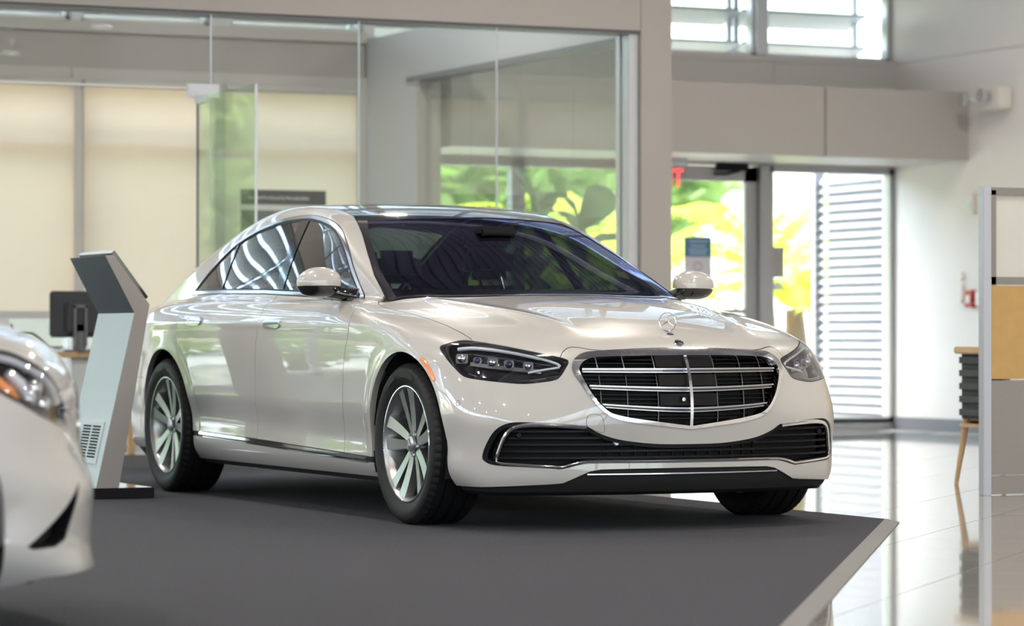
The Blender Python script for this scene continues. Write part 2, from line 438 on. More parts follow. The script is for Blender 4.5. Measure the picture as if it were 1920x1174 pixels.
    def panel(s, name, mat, parent, off=0., flange=.012, mirror=False, full=False, normals=True, back=False):
        """mesh object; off: outward offset, flange: depth of the rim at cut edges, full: mirror and join over y = 0, mirror: left copy"""
        V, F = s.V, s.F
        if len(V) == 0: return None
        N = s.car.normals(V); V = V + N * off; F = list(F)
        cnt = {}
        for f in F:
            for i in range(len(f)):
                a, b = f[i], f[(i + 1) % len(f)]; k = (a, b) if a < b else (b, a)
                cnt[k] = None if k in cnt else (a, b)
        V = [v for v in V]; N = [n for n in N]; cut = s.cut
        if flange:
            rim = {}; 
            for k, e in cnt.items():
                if e is None: continue
                a, b = e
                if not (cut[a] and cut[b]): continue
                if abs(V[a][1]) < 1e-4 and abs(V[b][1]) < 1e-4: continue
                d = V[b] - V[a]; L = np.linalg.norm(d)
                if L < 1e-7: continue
                nn = (N[a] + N[b]) / 2; sn = np.cross(d / L, nn)
                i0 = len(V)
                V += [V[a], V[b], V[b] - N[b] * flange, V[a] - N[a] * flange]; N += [sn] * 4
                F.append((i0 + 1, i0, i0 + 3, i0 + 2))
        V = np.array(V); N = np.array(N)
        if full or mirror:
            Vm = V * [1, -1, 1]; Nm = N * [1, -1, 1]; Fm = [tuple(reversed(f)) for f in F]
            if mirror: V, N, F = Vm, Nm, Fm
            else:
                n = len(V); mp = np.arange(n) + n; onl = np.abs(V[:, 1]) < 1e-4; mp[onl] = np.nonzero(onl)[0]; ml = mp.tolist()
                V = np.concatenate([V, Vm]); N = np.concatenate([N, Nm]); F = F + [tuple(ml[i] for i in f) for f in Fm]
        if back: F = [tuple(reversed(f)) for f in F]; N = -N
        return mk(name, V, F, mat, parent, normals=N if normals else None, smooth=True)
def sdpoly(poly, proj):
    """signed distance (inside positive) to a closed 2D outline of the projected points"""
    A = np.array(poly, float); B = np.roll(A, -1, 0)
    def g(P):
        q = proj(P); lo = A.min(0) - .12; hi = A.max(0) + .12
        box_ = np.maximum(np.maximum(lo - q, q - hi).max(1), 0); r = -box_ - .1; sel = np.nonzero(box_ <= 0)[0]
        if len(sel):
            for c0 in range(0, len(sel), 8000):
                ii = sel[c0:c0 + 8000]; Q = q[ii][:, None, :]
                d = B - A; w_ = Q - A; t = np.clip((w_ * d).sum(2) / np.maximum((d * d).sum(1), 1e-12), 0, 1)
                dist = np.sqrt((((w_ - t[..., None] * d)) ** 2).sum(2)).min(1)
                y = Q[..., 1]; c = ((A[:, 1] <= y) != (B[:, 1] <= y)); xs = A[:, 0] + (y - A[:, 1]) * d[:, 0] / np.where(np.abs(d[:, 1]) < 1e-12, 1e-12, d[:, 1])
                ins = (c & (Q[..., 0] < xs)).sum(1) % 2 == 1
                r[ii] = np.where(ins, dist, -dist)
        return r
    return g
def smooth_poly(pts, n=5, closed=True):
    P = np.array(pts, float); m = len(P); out = []
    rng = range(m) if closed else range(m - 1)
    for i in rng:
        g = (lambda k: P[k % m]) if closed else (lambda k: P[min(max(k, 0), m - 1)])
        p0, p1, p2, p3 = g(i - 1), g(i), g(i + 1), g(i + 2)
        for k in range(n):
            t = k / n
            out.append(.5 * ((2 * p1) + (p2 - p0) * t + (2 * p0 - 5 * p1 + 4 * p2 - p3) * t * t + (3 * p1 - p0 - 3 * p2 + p3) * t ** 3))
    if not closed: out.append(P[-1])
    return [tuple(float(c) for c in o) for o in out]
pxz = lambda P: P[:, [0, 2]]
pyz = lambda P: np.stack([np.abs(P[:, 1]), P[:, 2]], 1)
puz = lambda P: np.stack([(np.abs(P[:, 1]) - P[:, 0]) * .7071, P[:, 2]], 1)
neg = lambda g, o=0.: (lambda P: -g(P) - o)
ins = lambda g, o=0.: (lambda P: g(P) - o)
# ------------------------------------------------------------------ wheel (axis along y, outer face towards -y)
def make_wheel():
    w = empty('wheel')
    prof = []   # tyre section r,h  (h negative = outer face)
    R = .354
    tread = [(-.118, R - .016), (-.108, R - .006), (-.098, R - .002)]
    for a, b in ((-.098, -.062), (-.052, -.008), (.008, .052), (.062, .098)):
        tread += [(a, R - .008 if a > -.09 else R - .002), (a + .001, R - .001), (b - .001, R - .001), (b, R - .008)]
    tread += [(.098, R - .002), (.108, R - .006), (.118, R - .016)]
    side = [(-.098, .246), (-.104, .250), (-.112, .262), (-.1235, .285), (-.1275, .305), (-.1255, .322), (-.122, .332)]
    P = side + tread + [(-h, r) for h, r in reversed(side)] + [(.05, .236), (-.05, .236)]
    n = 180; V = []; F = []; m = len(P)
    for k in range(n):
        a = 2 * math.pi * k / n
        for h, r in P:
            rr = r
            if r > R - .017 and abs(h) > .064 and k % 3 == 0: rr = r - .005
            V.append((rr * math.cos(a), h, rr * math.sin(a)))
    for k in range(n):
        for j in range(m):
            F.append((k * m + j, ((k + 1) % n) * m + j, ((k + 1) % n) * m + (j + 1) % m, k * m + (j + 1) % m))
    t = mk('tyre', V, F, MAT['rubber'], w); 
    bm = bmesh.new(); bm.from_mesh(t.data); bmesh.ops.recalc_face_normals(bm, faces=bm.faces); bm.to_mesh(t.data); bm.free(); smooth_angle(t, 28)
    for a0, a1, h in ((62, 88, .0015), (100, 118, .0015)):   # raised marking blocks on the sidewall
        b = MB(); pts = []
        for k in range(13):
            a = math.radians(a0 + (a1 - a0) * k / 12)
            for r in (.292, .318): pts.append((r * math.cos(a), -.1275 - h, r * math.sin(a)))
        b.add(pts, [(2 * k, 2 * k + 1, 2 * k + 3, 2 * k + 2) for k in range(12)]); b.build('sidewall_block', MAT['trim_black'], w, fix=False)
    MB().lathe([(.257, -.105), (.2565, -.110), (.250, -.112), (.246, -.106), (.240, -.094), (.236, -.07), (.222, -.02), (.218, .06), (.235, .10), (.250, .105)], 'y', 72).build('rim_barrel', MAT['alloy'], w, smooth=True, fix=False)
    MB().lathe([(.2585, -.108), (.256, -.1135), (.2515, -.1135), (.2475, -.108)], 'y', 96, close=True).build('rim_lip', MAT['chrome'], w, smooth=True)
    def yface(r): return -.078 - .026 * max(0, (r - .05) / .195) ** 1.5      # concave dish
    for k in range(5):
        for sgn in (-1, 1):
            a_in = math.radians(90 + 72 * k + sgn * 15); a_out = math.radians(90 + 72 * k + sgn * 12.0)
            rs = [.050, .085, .13, .175, .215, .243]; face = MB(); body = MB(); rows = []
            for i, r in enumerate(rs):
                t = i / (len(rs) - 1); a = a_in + (a_out - a_in) * t; wi = .0155 + .0125 * t ** .8
                e = Vector((math.cos(a), 0, math.sin(a))); p = Vector((-math.sin(a), 0, math.cos(a)))
                c = e * r; y = yface(r)
                # the face is tilted: inner edge (towards the pair's centre) higher
                L = c + p * wi * sgn; I = c - p * wi * sgn
                rows.append((L + Vector((0, y + .004, 0)), I + Vector((0, y, 0)), I - p * .004 * sgn + Vector((0, y + .040, 0)), L + p * .006 * sgn + Vector((0, y + .040, 0))))
            V = [v for q in rows for v in q]; n = len(rows)
            Fs = []; Ff = []
            for i in range(n - 1):
                b0, b1 = i * 4, i * 4 + 4
                Ff.append((b0, b0 + 1, b1 + 1, b1)); 
                for j in (1, 2, 3): Fs.append((b0 + j, b0 + (j + 1) % 4, b1 + (j + 1) % 4, b1 + j))
            Fs += [(0, 1, 2, 3), ((n - 1) * 4, (n - 1) * 4 + 1, (n - 1) * 4 + 2, (n - 1) * 4 + 3)]
            sp = MB().add(V, Ff + Fs).build('spoke', MAT['alloy'], w); sp.data.materials.append(MAT['alloy_dark'])
            for pi, pl in enumerate(sp.data.polygons): pl.material_index = 0 if abs(pl.normal.y) > .8 and pl.center.y < -.06 else 1
    MB().lathe([(0, -.094), (.028, -.094), (.034, -.090), (.035, -.078)], 'y', 32).build('hub_cap', MAT['alloy'], w, smooth=True)
    MB().lathe([(0, -.076), (.060, -.076), (.068, -.066), (.070, -.03)], 'y', 40).build('hub', MAT['alloy_dark'], w, smooth=True)
    st = MB()
    for k in range(3):
        a = math.radians(90 + 120 * k); e = Vector((math.cos(a), 0, math.sin(a))); p = Vector((-math.sin(a), 0, math.cos(a)))
        st.prism([p * .006 + Vector((0, -.0945, 0)), e * .024 + Vector((0, -.0945, 0)), -p * .006 + Vector((0, -.0945, 0)), -e * .006 + Vector((0, -.0945, 0))], (0, -.003, 0))
    st.build('cap_star', MAT['chrome'], w)
    for k in range(5):
        a = math.radians(90 + 36 + 72 * k); MB().lathe([(0, -.084), (.008, -.084), (.011, -.072)], 'y', 10, c=(.048 * math.cos(a), 0, .048 * math.sin(a))).build('wheel_bolt', MAT['chrome'], w, smooth=True)
    MB().lathe([(.06, -.02), (.185, -.02), (.185, .005), (.06, .005)], 'y', 64, close=True).build('brake_disc', MAT['disc'], w, smooth=True)
    MB().lathe([(.120, -.045), (.195, -.045), (.195, .02), (.120, .02)], 'y', 12, close=True, a0=math.radians(-30), a1=math.radians(30)).build('brake_caliper', MAT['alloy_dark'], w)
    MB().lathe([(.0, .02), (.215, .02)], 'y', 40).build('wheel_shield', MAT['matte_black'], w, fix=False)
    return w

def ribbon(pts, nrm, h, d, name, mat, parent, up=(0, 0, 1)):
    """flat bar following pts: height h along up, depth d along -nrm"""
    V = []; F = []; up = Vector(up)
    for p, n in zip(pts, nrm):
        p = Vector(p); n = Vector(n)
        V += [p + up * h / 2, p - up * h / 2, p - up * h / 2 - n * d, p + up * h / 2 - n * d]
    m = len(pts)
    for i in range(m - 1):
        for j in range(4): F.append((i * 4 + j, i * 4 + (j + 1) % 4, i * 4 + 4 + (j + 1) % 4, i * 4 + 4 + j))
    F += [(0, 1, 2, 3), ((m - 1) * 4 + 3, (m - 1) * 4 + 2, (m - 1) * 4 + 1, (m - 1) * 4)]
    return MB().add(V, F).build(name, mat, parent)

def blob(f, lo, hi, h):
    class B_(Car):
        def f(s, P): return f(P)
    c = B_(); S = Surf.__new__(Surf)
    # full (not halved) mesh: shift so that everything lies at y < 0
    sh = hi[1] + .02
    c.f = lambda P: f(P + np.array([0, sh, 0]))
    s2 = Surf(c, h, (lo[0], lo[1] - sh, lo[2]), (hi[0], hi[1] - sh + h * 2, hi[2])); s2.sh = sh
    return s2

HL3 = [(0.3, .908, 0.778), (0.321, .885, 0.791), (0.345, .855, 0.802), (0.368, .832, 0.807), (0.418, .803, 0.803), (0.546, .726, 0.783), (0.647, .639, 0.759), (0.728, .542, 0.733), (0.750, .516, 0.718), (0.758, .533, 0.689), (0.758, .56, 0.652), (0.749, .586, 0.639), (0.721, .64, 0.63), (0.69, .699, 0.625), (0.641, .77, 0.631), (0.57, .839, 0.641), (0.514, .874, 0.65), (0.479, .888, 0.663), (0.414, .903, 0.703), (0.353, .91, 0.742)]
HEAD = smooth_poly([((y - x) * .7071, z) for x, y, z in HL3], 4)
sym = lambda p: [tuple(q) for q in p] + [(-y, z) for y, z in reversed(p) if y > 1e-6]
GR_OUT = sym(smooth_poly([(0, .774), (.2, .769), (.387, .759), (.45, .750), (.488, .727), (.505, .697), (.503, .665), (.482, .628), (.455, .577), (.425, .535), (.388, .499), (.34, .476), (.257, .459), (.18, .450), (0, .430)], 4, False))
GR_IN = sym(smooth_poly([(0, .740), (.2, .739), (.36, .735), (.433, .727), (.468, .705), (.480, .68), (.472, .65), (.446, .59), (.408, .535), (.366, .502), (.30, .484), (.18, .466), (0, .444)], 4, False))
IN_OUT = sym(smooth_poly([(0, .366), (.145, .368), (.273, .380), (.356, .396), (.422, .42), (.471, .446), (.53, .455), (.594, .459), (.72, .464), (.775, .458), (.815, .43), (.838, .38), (.852, .324), (.846, .298), (.81, .281), (.70, .274), (.60, .268), (.56, .266), (.475, .286), (.40, .289), (.2, .2885), (0, .288)], 4, False))
DLO = smooth_poly([(-3.285, 1.042), (-3.2, 1.11), (-3.117, 1.174), (-2.993, 1.254), (-2.878, 1.313), (-2.728, 1.359), (-2.574, 1.392), (-2.321, 1.424), (-2.044, 1.432), (-1.849, 1.422), (-1.643, 1.392), (-1.467, 1.345), (-1.271, 1.254), (-1.093, 1.147), (-.95, 1.062), (-.86, 1.01)], 4, False) + [(-.80, .985), (-.95, .990), (-1.2, .999), (-1.56, 1.017), (-2.03, 1.032), (-2.655, 1.040)]
BELT = lambda x: np.interp(x, [-4.5, -3.3, -2.655, -2.03, -1.56, -1.2, -.95, -.79, -.72, -.66, -.6, -.5, 1], [1.045, 1.042, 1.04, 1.032, 1.017, .999, .99, .985, .995, 1.02, 1.06, 1.2, 2])
FD = Spl([(1.06, -.76), (1.02, -.71), (.98, -.665), (.93, -.628), (.86, -.604), (.80, -.628), (.748, -.655), (.65, -.683), (.55, -.70), (.41, -.722), (.27, -.73)])
BD = Spl([(1.45, -2.02), (1.04, -1.845), (.98, -1.815), (.93, -1.797), (.86, -1.79), (.79, -1.812), (.64, -1.842), (.47, -1.862), (.27, -1.875)])
RD = Spl([(1.08, -3.16), (1.04, -3.115), (.966, -3.045), (.90, -3.008), (.80, -2.98), (.72, -2.93), (.6, -2.85)])
SILL = lambda x: np.interp(x, [-2.8, -2.73, -1.886, -1.165, -.487, -.4], [.336, .335, .318, .300, .283, .281])
YIN = lambda x: np.interp(x, [-3.95, -3.6, -3.3, -2.9, -2.4, -1.94, -1.56, -1.294, -1.093, -.885, -.696, -.5], [.66, .63, .60, .562, .538, .529, .549, .614, .669, .722, .75, .77])
YGAP = lambda x: np.interp(x, [-.8, -.72, -.64, -.56, -.45, -.33, -.16, 0, .15, .28, .402, .412, .6], [.70, .765, .805, .835, .848, .845, .832, .82, .812, .806, .802, .96, 1.1])
ZFR = lambda ay: np.interp(ay, [0, .2, .36, .42, .455, .483, .502, .526, .542, .56, .6, .7, .8, .9], [.775, .770, .763, .769, .777, .779, .774, .757, .735, .705, .70, .70, .72, .74])
WBOT = lambda ay: np.interp(ay, [0, .27, .40, .445, .50, .555, .60, .728, .85, 1], [.266, .265, .263, .256, .232, .206, .202, .195, .188, .186])
G = .0022
def arch(xc, r):
    def g(P):
        dx, dz = P[:, 0] - xc, P[:, 2] - .353
        return np.where(dz > 0, np.hypot(dx, dz), np.abs(dx)) - r
    return g
X, Y_, Z = (lambda P: P[:, 0]), (lambda P: np.abs(P[:, 1])), (lambda P: P[:, 2])

class Hero: pass
def build_car(car, root, S):
    mats = MAT; P_ = mats['paint']
    hl = sdpoly(HEAD, puz); hlf = lambda P: np.where(X(P) > .1, hl(P), -1.)
    gro = sdpoly(GR_OUT, pyz); gri = sdpoly(GR_IN, pyz); ino = sdpoly(IN_OUT, pyz)
    front = lambda g: (lambda P: np.where(X(P) > .4, g(P), -1.))
    gro, gri, ino = front(gro), front(gri), front(ino)
    dlo = sdpoly(DLO, pxz)
    aF, aR = arch(.014, .404), arch(-3.205, .404)
    def both(m, name, mat, **k):
        a = m.panel(name, mat, k.pop('parent', root), **k); b = m.panel(name, mat, root, mirror=True, **{q: v for q, v in k.items()}); return a, b
    # broad subsets keep the cuts quick
    F0 = S.clip(lambda P: X(P) + .80, 1); Mid = S.clip(lambda P: np.minimum(-X(P) - .3, X(P) + 3.75), 1); Rear = S.clip(lambda P: -2.6 - X(P), 1)
    # hood
    hood = F0.clips(lambda P: YGAP(X(P)) - Y_(P) - G, lambda P: np.where(X(P) > .406, Z(P) - ZFR(Y_(P)) - G, Z(P) - .7), neg(hlf, G), lambda P: X(P) + .44 * Y_(P) ** 2 + .325)
    hood.panel('hood', P_, root, full=True, flange=.02)
    # bumper
    seam = lambda P: np.maximum(X(P) - .48, .655 - Z(P))
    tow = sdpoly(smooth_poly([(.468, .452), (.464, .486), (.44, .496), (.409, .488), (.396, .456), (.394, .42), (.422, .424), (.45, .437)], 3), pyz); tow = front(tow)
    bump0 = F0.clips(lambda P: X(P) - .2, lambda P: np.minimum(np.where(X(P) > .45, ZFR(Y_(P)) - Z(P) - G, 1.), seam(P)), neg(hlf, G), aF, neg(gro, 0), neg(ino, 0), lambda P: Z(P) - WBOT(Y_(P)))
    bump0.panel('front_bumper', P_, root, full=True, flange=.03)
    tc_ = F0.clips(tow).panel('tow_eye_cover', P_, root, off=.0012, flange=.002); F0.clips(lambda P: tow(P) + .0016, lambda P: -tow(P)).panel('cover_seam', mats['trim_black'], tc_, off=.0006, flange=0)
    val = F0.clips(lambda P: X(P) - .30, lambda P: WBOT(Y_(P)) - Z(P), lambda P: Z(P) - .145, aF)
    val.panel('lower_valance', mats['trim_black'], root, full=True, off=-.012, flange=.05)
    # fender
    fen = F0.clips(lambda P: np.maximum(Y_(P) - YGAP(X(P)) - G, .8 - Z(P)), lambda P: X(P) - FD(Z(P)) - G, lambda P: BELT(X(P)) - Z(P) - G, aF, neg(hlf, G), lambda P: np.maximum(.2 - X(P), np.minimum(Z(P) - .655, .48 - X(P))), lambda P: Z(P) - np.where(X(P) < 0, SILL(X(P)), .2) - G)
    both(fen, 'fender', P_, flange=.03)
    # doors
    fd = Mid.clips(lambda P: FD(Z(P)) - X(P) - G, lambda P: X(P) - BD(Z(P)) - G, lambda P: Z(P) - SILL(X(P)) - G, lambda P: BELT(X(P)) - Z(P))
    rd = Mid.clips(lambda P: BD(Z(P)) - X(P) - G, lambda P: X(P) - RD(Z(P)) - G, lambda P: Z(P) - SILL(X(P)) - G, lambda P: BELT(X(P)) - Z(P), lambda P: np.hypot(X(P) + 3.205, Z(P) - .353) - .48 - G)
    FDo = both(fd, 'front_door', P_); RDo = both(rd, 'rear_door', P_)
    # sill
    sl = Mid.clips(lambda P: SILL(X(P)) - .027 - Z(P), lambda P: Z(P) - .192, aF, aR, lambda P: X(P) + 2.80)
    both(sl, 'sill', P_, flange=.03)
    sc = Mid.clips(lambda P: SILL(X(P)) - .002 - Z(P), lambda P: Z(P) - SILL(X(P)) + .016, lambda P: X(P) + 2.72, lambda P: -.46 - X(P))
    both(sc, 'sill_chrome_strip', mats['chrome'], off=.004, flange=.012)
    sc2 = Mid.clips(lambda P: SILL(X(P)) - .0225 - Z(P), lambda P: Z(P) - SILL(X(P)) + .028, lambda P: X(P) + 2.66, lambda P: -.44 - X(P))
    both(sc2, 'sill_lower_strip', mats['chrome'], off=.003, flange=.008)
    both(Mid.clips(lambda P: SILL(X(P)) - Z(P), lambda P: Z(P) - SILL(X(P)) + .03, aF, aR), 'sill_recess', mats['trim_black'], off=-.006, flange=0)
    # body side: A pillar, roof rail, C pillar, rear quarter
    rb = lambda P: np.where(X(P) < -3.6, Z(P) - .60 - G, 1.)
    low = lambda P: np.maximum(RD(Z(P)) - X(P) - G, .48 - G - np.hypot(X(P) + 3.205, Z(P) - .353)) * np.where(X(P) < -2.5, 1, 0) - np.where(X(P) < -2.5, 0, 1)
    bs = S.clips(lambda P: -.55 - X(P), lambda P: np.maximum(Z(P) - BELT(X(P)) - .001, low(P)), neg(dlo), lambda P: np.where(X(P) > -3.88, np.maximum(Y_(P) - YIN(X(P)) - .003, .93 - Z(P)), 1.), aR, rb, lambda P: np.where(X(P) < -3.88, np.maximum(Y_(P) - .715, .62 - Z(P)), 1), lambda P: np.where(X(P) > -3.6, Z(P) - np.where(X(P) > -3, SILL(X(P)), .2), 1.))
    tl = lambda P: np.where(X(P) < -4.0, np.minimum(np.minimum(Z(P) - .73, .88 - Z(P)), Y_(P) - .40), -1.)
    both(bs.clips(neg(tl, .001)), 'body_side', P_, flange=.03)
    both(Rear.clips(tl), 'tail_light', mats['red_lens'], off=.002, flange=.02)
    Rear.clips(lambda P: -3.88 - X(P), lambda P: .713 - Y_(P), lambda P: Z(P) - .62, neg(tl, .001)).panel('trunk_lid', P_, root, full=True)
    Rear.clips(lambda P: -3.3 - X(P), lambda P: .60 - Z(P), lambda P: Z(P) - .22, aR, lambda P: np.where(X(P) > -3.59, -1., 1.), ref=3).panel('rear_bumper', P_, root, full=True, flange=.03)
    # roof and screens
    xs = lambda P: X(P) + .44 * Y_(P) ** 2
    top = S.clips(lambda P: Z(P) - .9, lambda P: YIN(X(P)) - Y_(P), lambda P: -.2 - X(P))
    top.clips(lambda P: -1.388 - xs(P), lambda P: X(P) + 2.98).panel('roof_panel', mats['gloss_black'], root, full=True, flange=.012)
    ws = top.clips(lambda P: xs(P) + 1.385, lambda P: -.345 - xs(P))
    ws.panel('windshield', mats['windshield'], root, full=True, off=-.003, flange=0)
    fr = lambda P: np.minimum(np.minimum(xs(P) + 1.385, -.335 - xs(P)) , (YIN(X(P)) - Y_(P)))
    ws.clips(lambda P: .030 - fr(P) + .022 * ss(X(P), -1.25, -1.5), ref=3).panel('windshield_border', mats['gloss_black'], root, full=True, off=.0005, flange=.004)
    S.clips(lambda P: Z(P) - .9, lambda P: YIN(X(P)) + .02 - Y_(P), lambda P: -.30 - xs(P), lambda P: xs(P) + .46).panel('cowl', mats['trim_black'], root, full=True, off=-.012, flange=0)
    top.clips(lambda P: -2.985 - X(P), lambda P: X(P) + 3.86).panel('rear_window', mats['rear_glass'], root, full=True, off=-.003, flange=0)
    # side windows
    D0 = Mid.clips(dlo)
    wcr = lambda P: .020 - dlo(P)
    ch = D0.clips(wcr, lambda P: dlo(P) - .0045); both(D0.clips(lambda P: .0045 - dlo(P)), 'window_seal', mats['trim_black'], off=0, flange=.004)
    both(ch, 'window_chrome_surround', mats['satin'], off=.0035, flange=.010)
    both(D0.clips(lambda P: dlo(P) - .020, lambda P: .030 - dlo(P)), 'window_seal', mats['trim_black'], off=-.001, flange=.004)
    gl = D0.clips(lambda P: dlo(P) - .029)
    bf = lambda P: X(P) - (-1.791 - .145 * (Z(P) - 1.04) / .365); br = lambda P: (-1.894 - .165 * (Z(P) - 1.04) / .365) - X(P)
    qf = lambda P: X(P) - (-2.712 - .115 * (Z(P) - 1.053) / .28); qr = lambda P: (-2.738 - .115 * (Z(P) - 1.053) / .28) - X(P)
    for k, d in enumerate((FDo, RDo)):
        reg = gl.clips(bf, ref=2) if k == 0 else gl.clips(br, qf, ref=2)
        for sd in (0, 1): reg.panel('window_glass', mats['side_glass'], d[sd], off=-.004, flange=0, mirror=bool(sd))
    both(gl.clips(qr, ref=2), 'quarter_window', mats['side_glass'], off=-.004, flange=0)
    both(gl.clips(neg(bf), neg(br), ref=2), 'pillar_trim', mats['gloss_black'], off=0, flange=.006)
    both(gl.clips(neg(qf), neg(qr), ref=2), 'window_divider', mats['gloss_black'], off=0.001, flange=.006)
    both(gl.clips(lambda P: X(P) - (-1.06 - .33 * (Z(P) - 1.02)), ref=2), 'mirror_triangle', mats['gloss_black'], off=.001, flange=.006)
    # dark inner shell behind the gaps
    open_ = lambda P: np.maximum.reduce([dlo(P) - .012, np.where((X(P) > -1.36) & (X(P) < -.2) & (Z(P) > .99), YIN(X(P)) - Y_(P) - .015, -1), np.where((X(P) < -3.0) & (X(P) > -3.84) & (Z(P) > .99), YIN(X(P)) - Y_(P) - .015, -1), gro(P), ino(P), hlf(P)])
    S.clips(neg(open_), aF, aR, lambda P: Z(P) - .16, ref=1).panel('inner_shell', mats['matte_black'], root, full=True, off=-.011, flange=0)
    # wheel arch liners, underbody
    for xc in (.014, -3.205):
        for sd in (-1, 1):
            n = 24; V = []; F = []
            ang = [math.radians(-20 + 220 * k / n) for k in range(n + 1)]
            for a in ang:
                for y in (.93, .56): V.append((xc + .408 * math.cos(a), sd * y, .353 + .408 * math.sin(a)))
            for k in range(n): F.append((2 * k, 2 * k + 1, 2 * k + 3, 2 * k + 2))
            c = len(V); V.append((xc, sd * .56, .353))
            for k in range(n): F.append((2 * k + 1, c, 2 * k + 3))
            mk('wheel_arch_liner', V, F, mats['matte_black'], root)
    MB().prism([(.72, -.50, .165), (.74, .50, .165), (.45, .60, .165), (.43, .62, .165), (-4.1, .70, .165), (-4.1, -.70, .165), (.43, -.62, .165), (.45, -.60, .165)], (0, 0, .05)).build('underbody', mats['matte_black'], root)
    # grille
    FRX = F0.clip(lambda P: X(P) - .4, 1)
    gr = FRX.clips(gro, neg(gri)).panel('grille', mats['chrome'], root, full=True, off=.007, flange=.035); gr['label'] = 'chrome grille surround'
    FRX.clips(gro, ref=1).panel('grille_backing', mats['matte_black'], gr, full=True, off=-.075, flange=0)
    def fx(y, z, off=0.):
        y = np.atleast_1d(np.array(y, float)); z = np.broadcast_to(np.array(z, float), y.shape).copy()
        a = np.full(y.shape, .2); b = np.full(y.shape, 1.05)
        for _ in range(26):
            m = (a + b) / 2; v = car.f(np.stack([m, y, z], 1)) > 0; a = np.where(v, m, a); b = np.where(v, b, m)
        P = np.stack([a, y, z], 1); N = car.normals(P); N[:, 2] = 0; N /= np.linalg.norm(N, axis=1, keepdims=True)
        return P + N * off, N
    def hw(poly, z):   # half width of a symmetric outline at height z
        A = np.array(poly); B = np.roll(A, -1, 0); m = 0
        for a, b in zip(A, B):
            if (a[1] <= z) != (b[1] <= z): m = max(m, a[0] + (z - a[1]) * (b[0] - a[0]) / (b[1] - a[1]))
        return m
    def bar(zc, ze, hh, dd, off, name, mat, par, end=0., poly=GR_IN):
        W_ = hw(poly, ze) - end; ys = np.linspace(-W_, W_, 33); zs = zc + (ze - zc) * (np.abs(ys) / W_) ** 1.6
        P, N = fx(ys, zs, off); return ribbon(P, N, hh, dd, name, mat, par)
    for zc, ze in ((.678, .680), (.598, .610), (.511, .531)):
        bar(zc + .0075, ze + .0065, .0065, .022, -.006, 'grille_bar', mats['bar_chrome'], gr, .012)
        bar(zc - .0070, ze - .0060, .004, .022, -.010, 'grille_bar', mats['bar_chrome'], gr, .014)
        bar(zc, ze, .016, .03, -.016, 'grille_bar_core', mats['gloss_black'], gr, .012)
    for z in (.722, .707, .655, .638, .622, .574, .556, .538, .489, .474):
        bar(z, z + .004, .004, .03, -.03, 'grille_louvre', mats['trim_black'], gr, .004)
    for y in (-.40, -.285, -.145, .145, .285, .40):
        zt = .732; zb = min([z for z in np.linspace(.44, .73, 100) if hw(GR_IN, z) > abs(y) + .005]); zs = np.linspace(zb, zt, 14)
        P, N = fx(np.full(14, y), zs, -.028); ribbon(P, N, .004, .02, 'grille_rib', mats['rib_dark'], gr, up=(0, 1, 0))
    zs = np.linspace(.440, .742, 18); P, N = fx(np.zeros(18), zs, .002)
    ribbon(P, N, .014, .03, 'grille_centre_bar', mats['chrome'], gr, up=(0, 1, 0))
    for z0, z1 in ((.694, .738), (.614, .662), (.530, .580)):
        for y0, y1 in ((-.138, -.008), (.008, .138)):
            Pq, Nq = fx(np.array([y0, y1, y1, y0]), np.array([z0, z0, z1, z1]), -.022)
            MB().prism([tuple(p) for p in Pq], (-.01, 0, 0)).build('sensor_panel', mats['trim_black'], gr)
    Pq, Nq = fx(np.array([-.03]), np.array([.556]), -.018); c = Pq[0]
    MB().box((c[0] - .01, c[1] - .014, c[2] - .014), (c[0] + .004, c[1] + .014, c[2] + .014)).build('grille_camera', mats['trim_black'], gr, bevel=.003, smooth=True)
    MB().lathe([(0, .007), (.008, .006), (.009, .0)], 'x', 16, c=tuple(c)).build('camera_lens', mats['lamp_silver'], gr, smooth=True)
    # lower intake
    it = FRX.clips(ino, ref=2).panel('lower_intake', mats['matte_black'], root, full=True, off=-.07, flange=0)
    FRX.clips(ino, lambda P: .016 - ino(P)).panel('intake_frame', mats['trim_black'], it, full=True, off=-.004, flange=.05)
    for z in (.312, .340, .368, .396, .424):
        W_ = hw(IN_OUT, z) - .03
        spans = [(-W_, W_)] if z < .36 else None
        if spans is None:
            inner = [y for y in np.linspace(0, .6, 200) if z > np.interp(y, [0, .145, .273, .356, .422, .471, .6], [.366, .368, .380, .396, .42, .446, .459]) - .004]
            y0 = max(inner) if inner else 0
            spans = [(-W_, -y0), (y0, W_)]
        for a, b in spans:
            ys = np.linspace(a, b, 25); P, N = fx(ys, np.full(25, z), -.016); ribbon(P, N, .009, .035, 'intake_slat', mats['trim_black'], it)
    for y in np.linspace(-.36, .36, 13):
        P, N = fx(np.full(4, y), np.linspace(.29, .362, 4), -.045); ribbon(P, N, .005, .01, 'intake_mesh_bar', mats['trim_black'], it, up=(0, 1, 0))
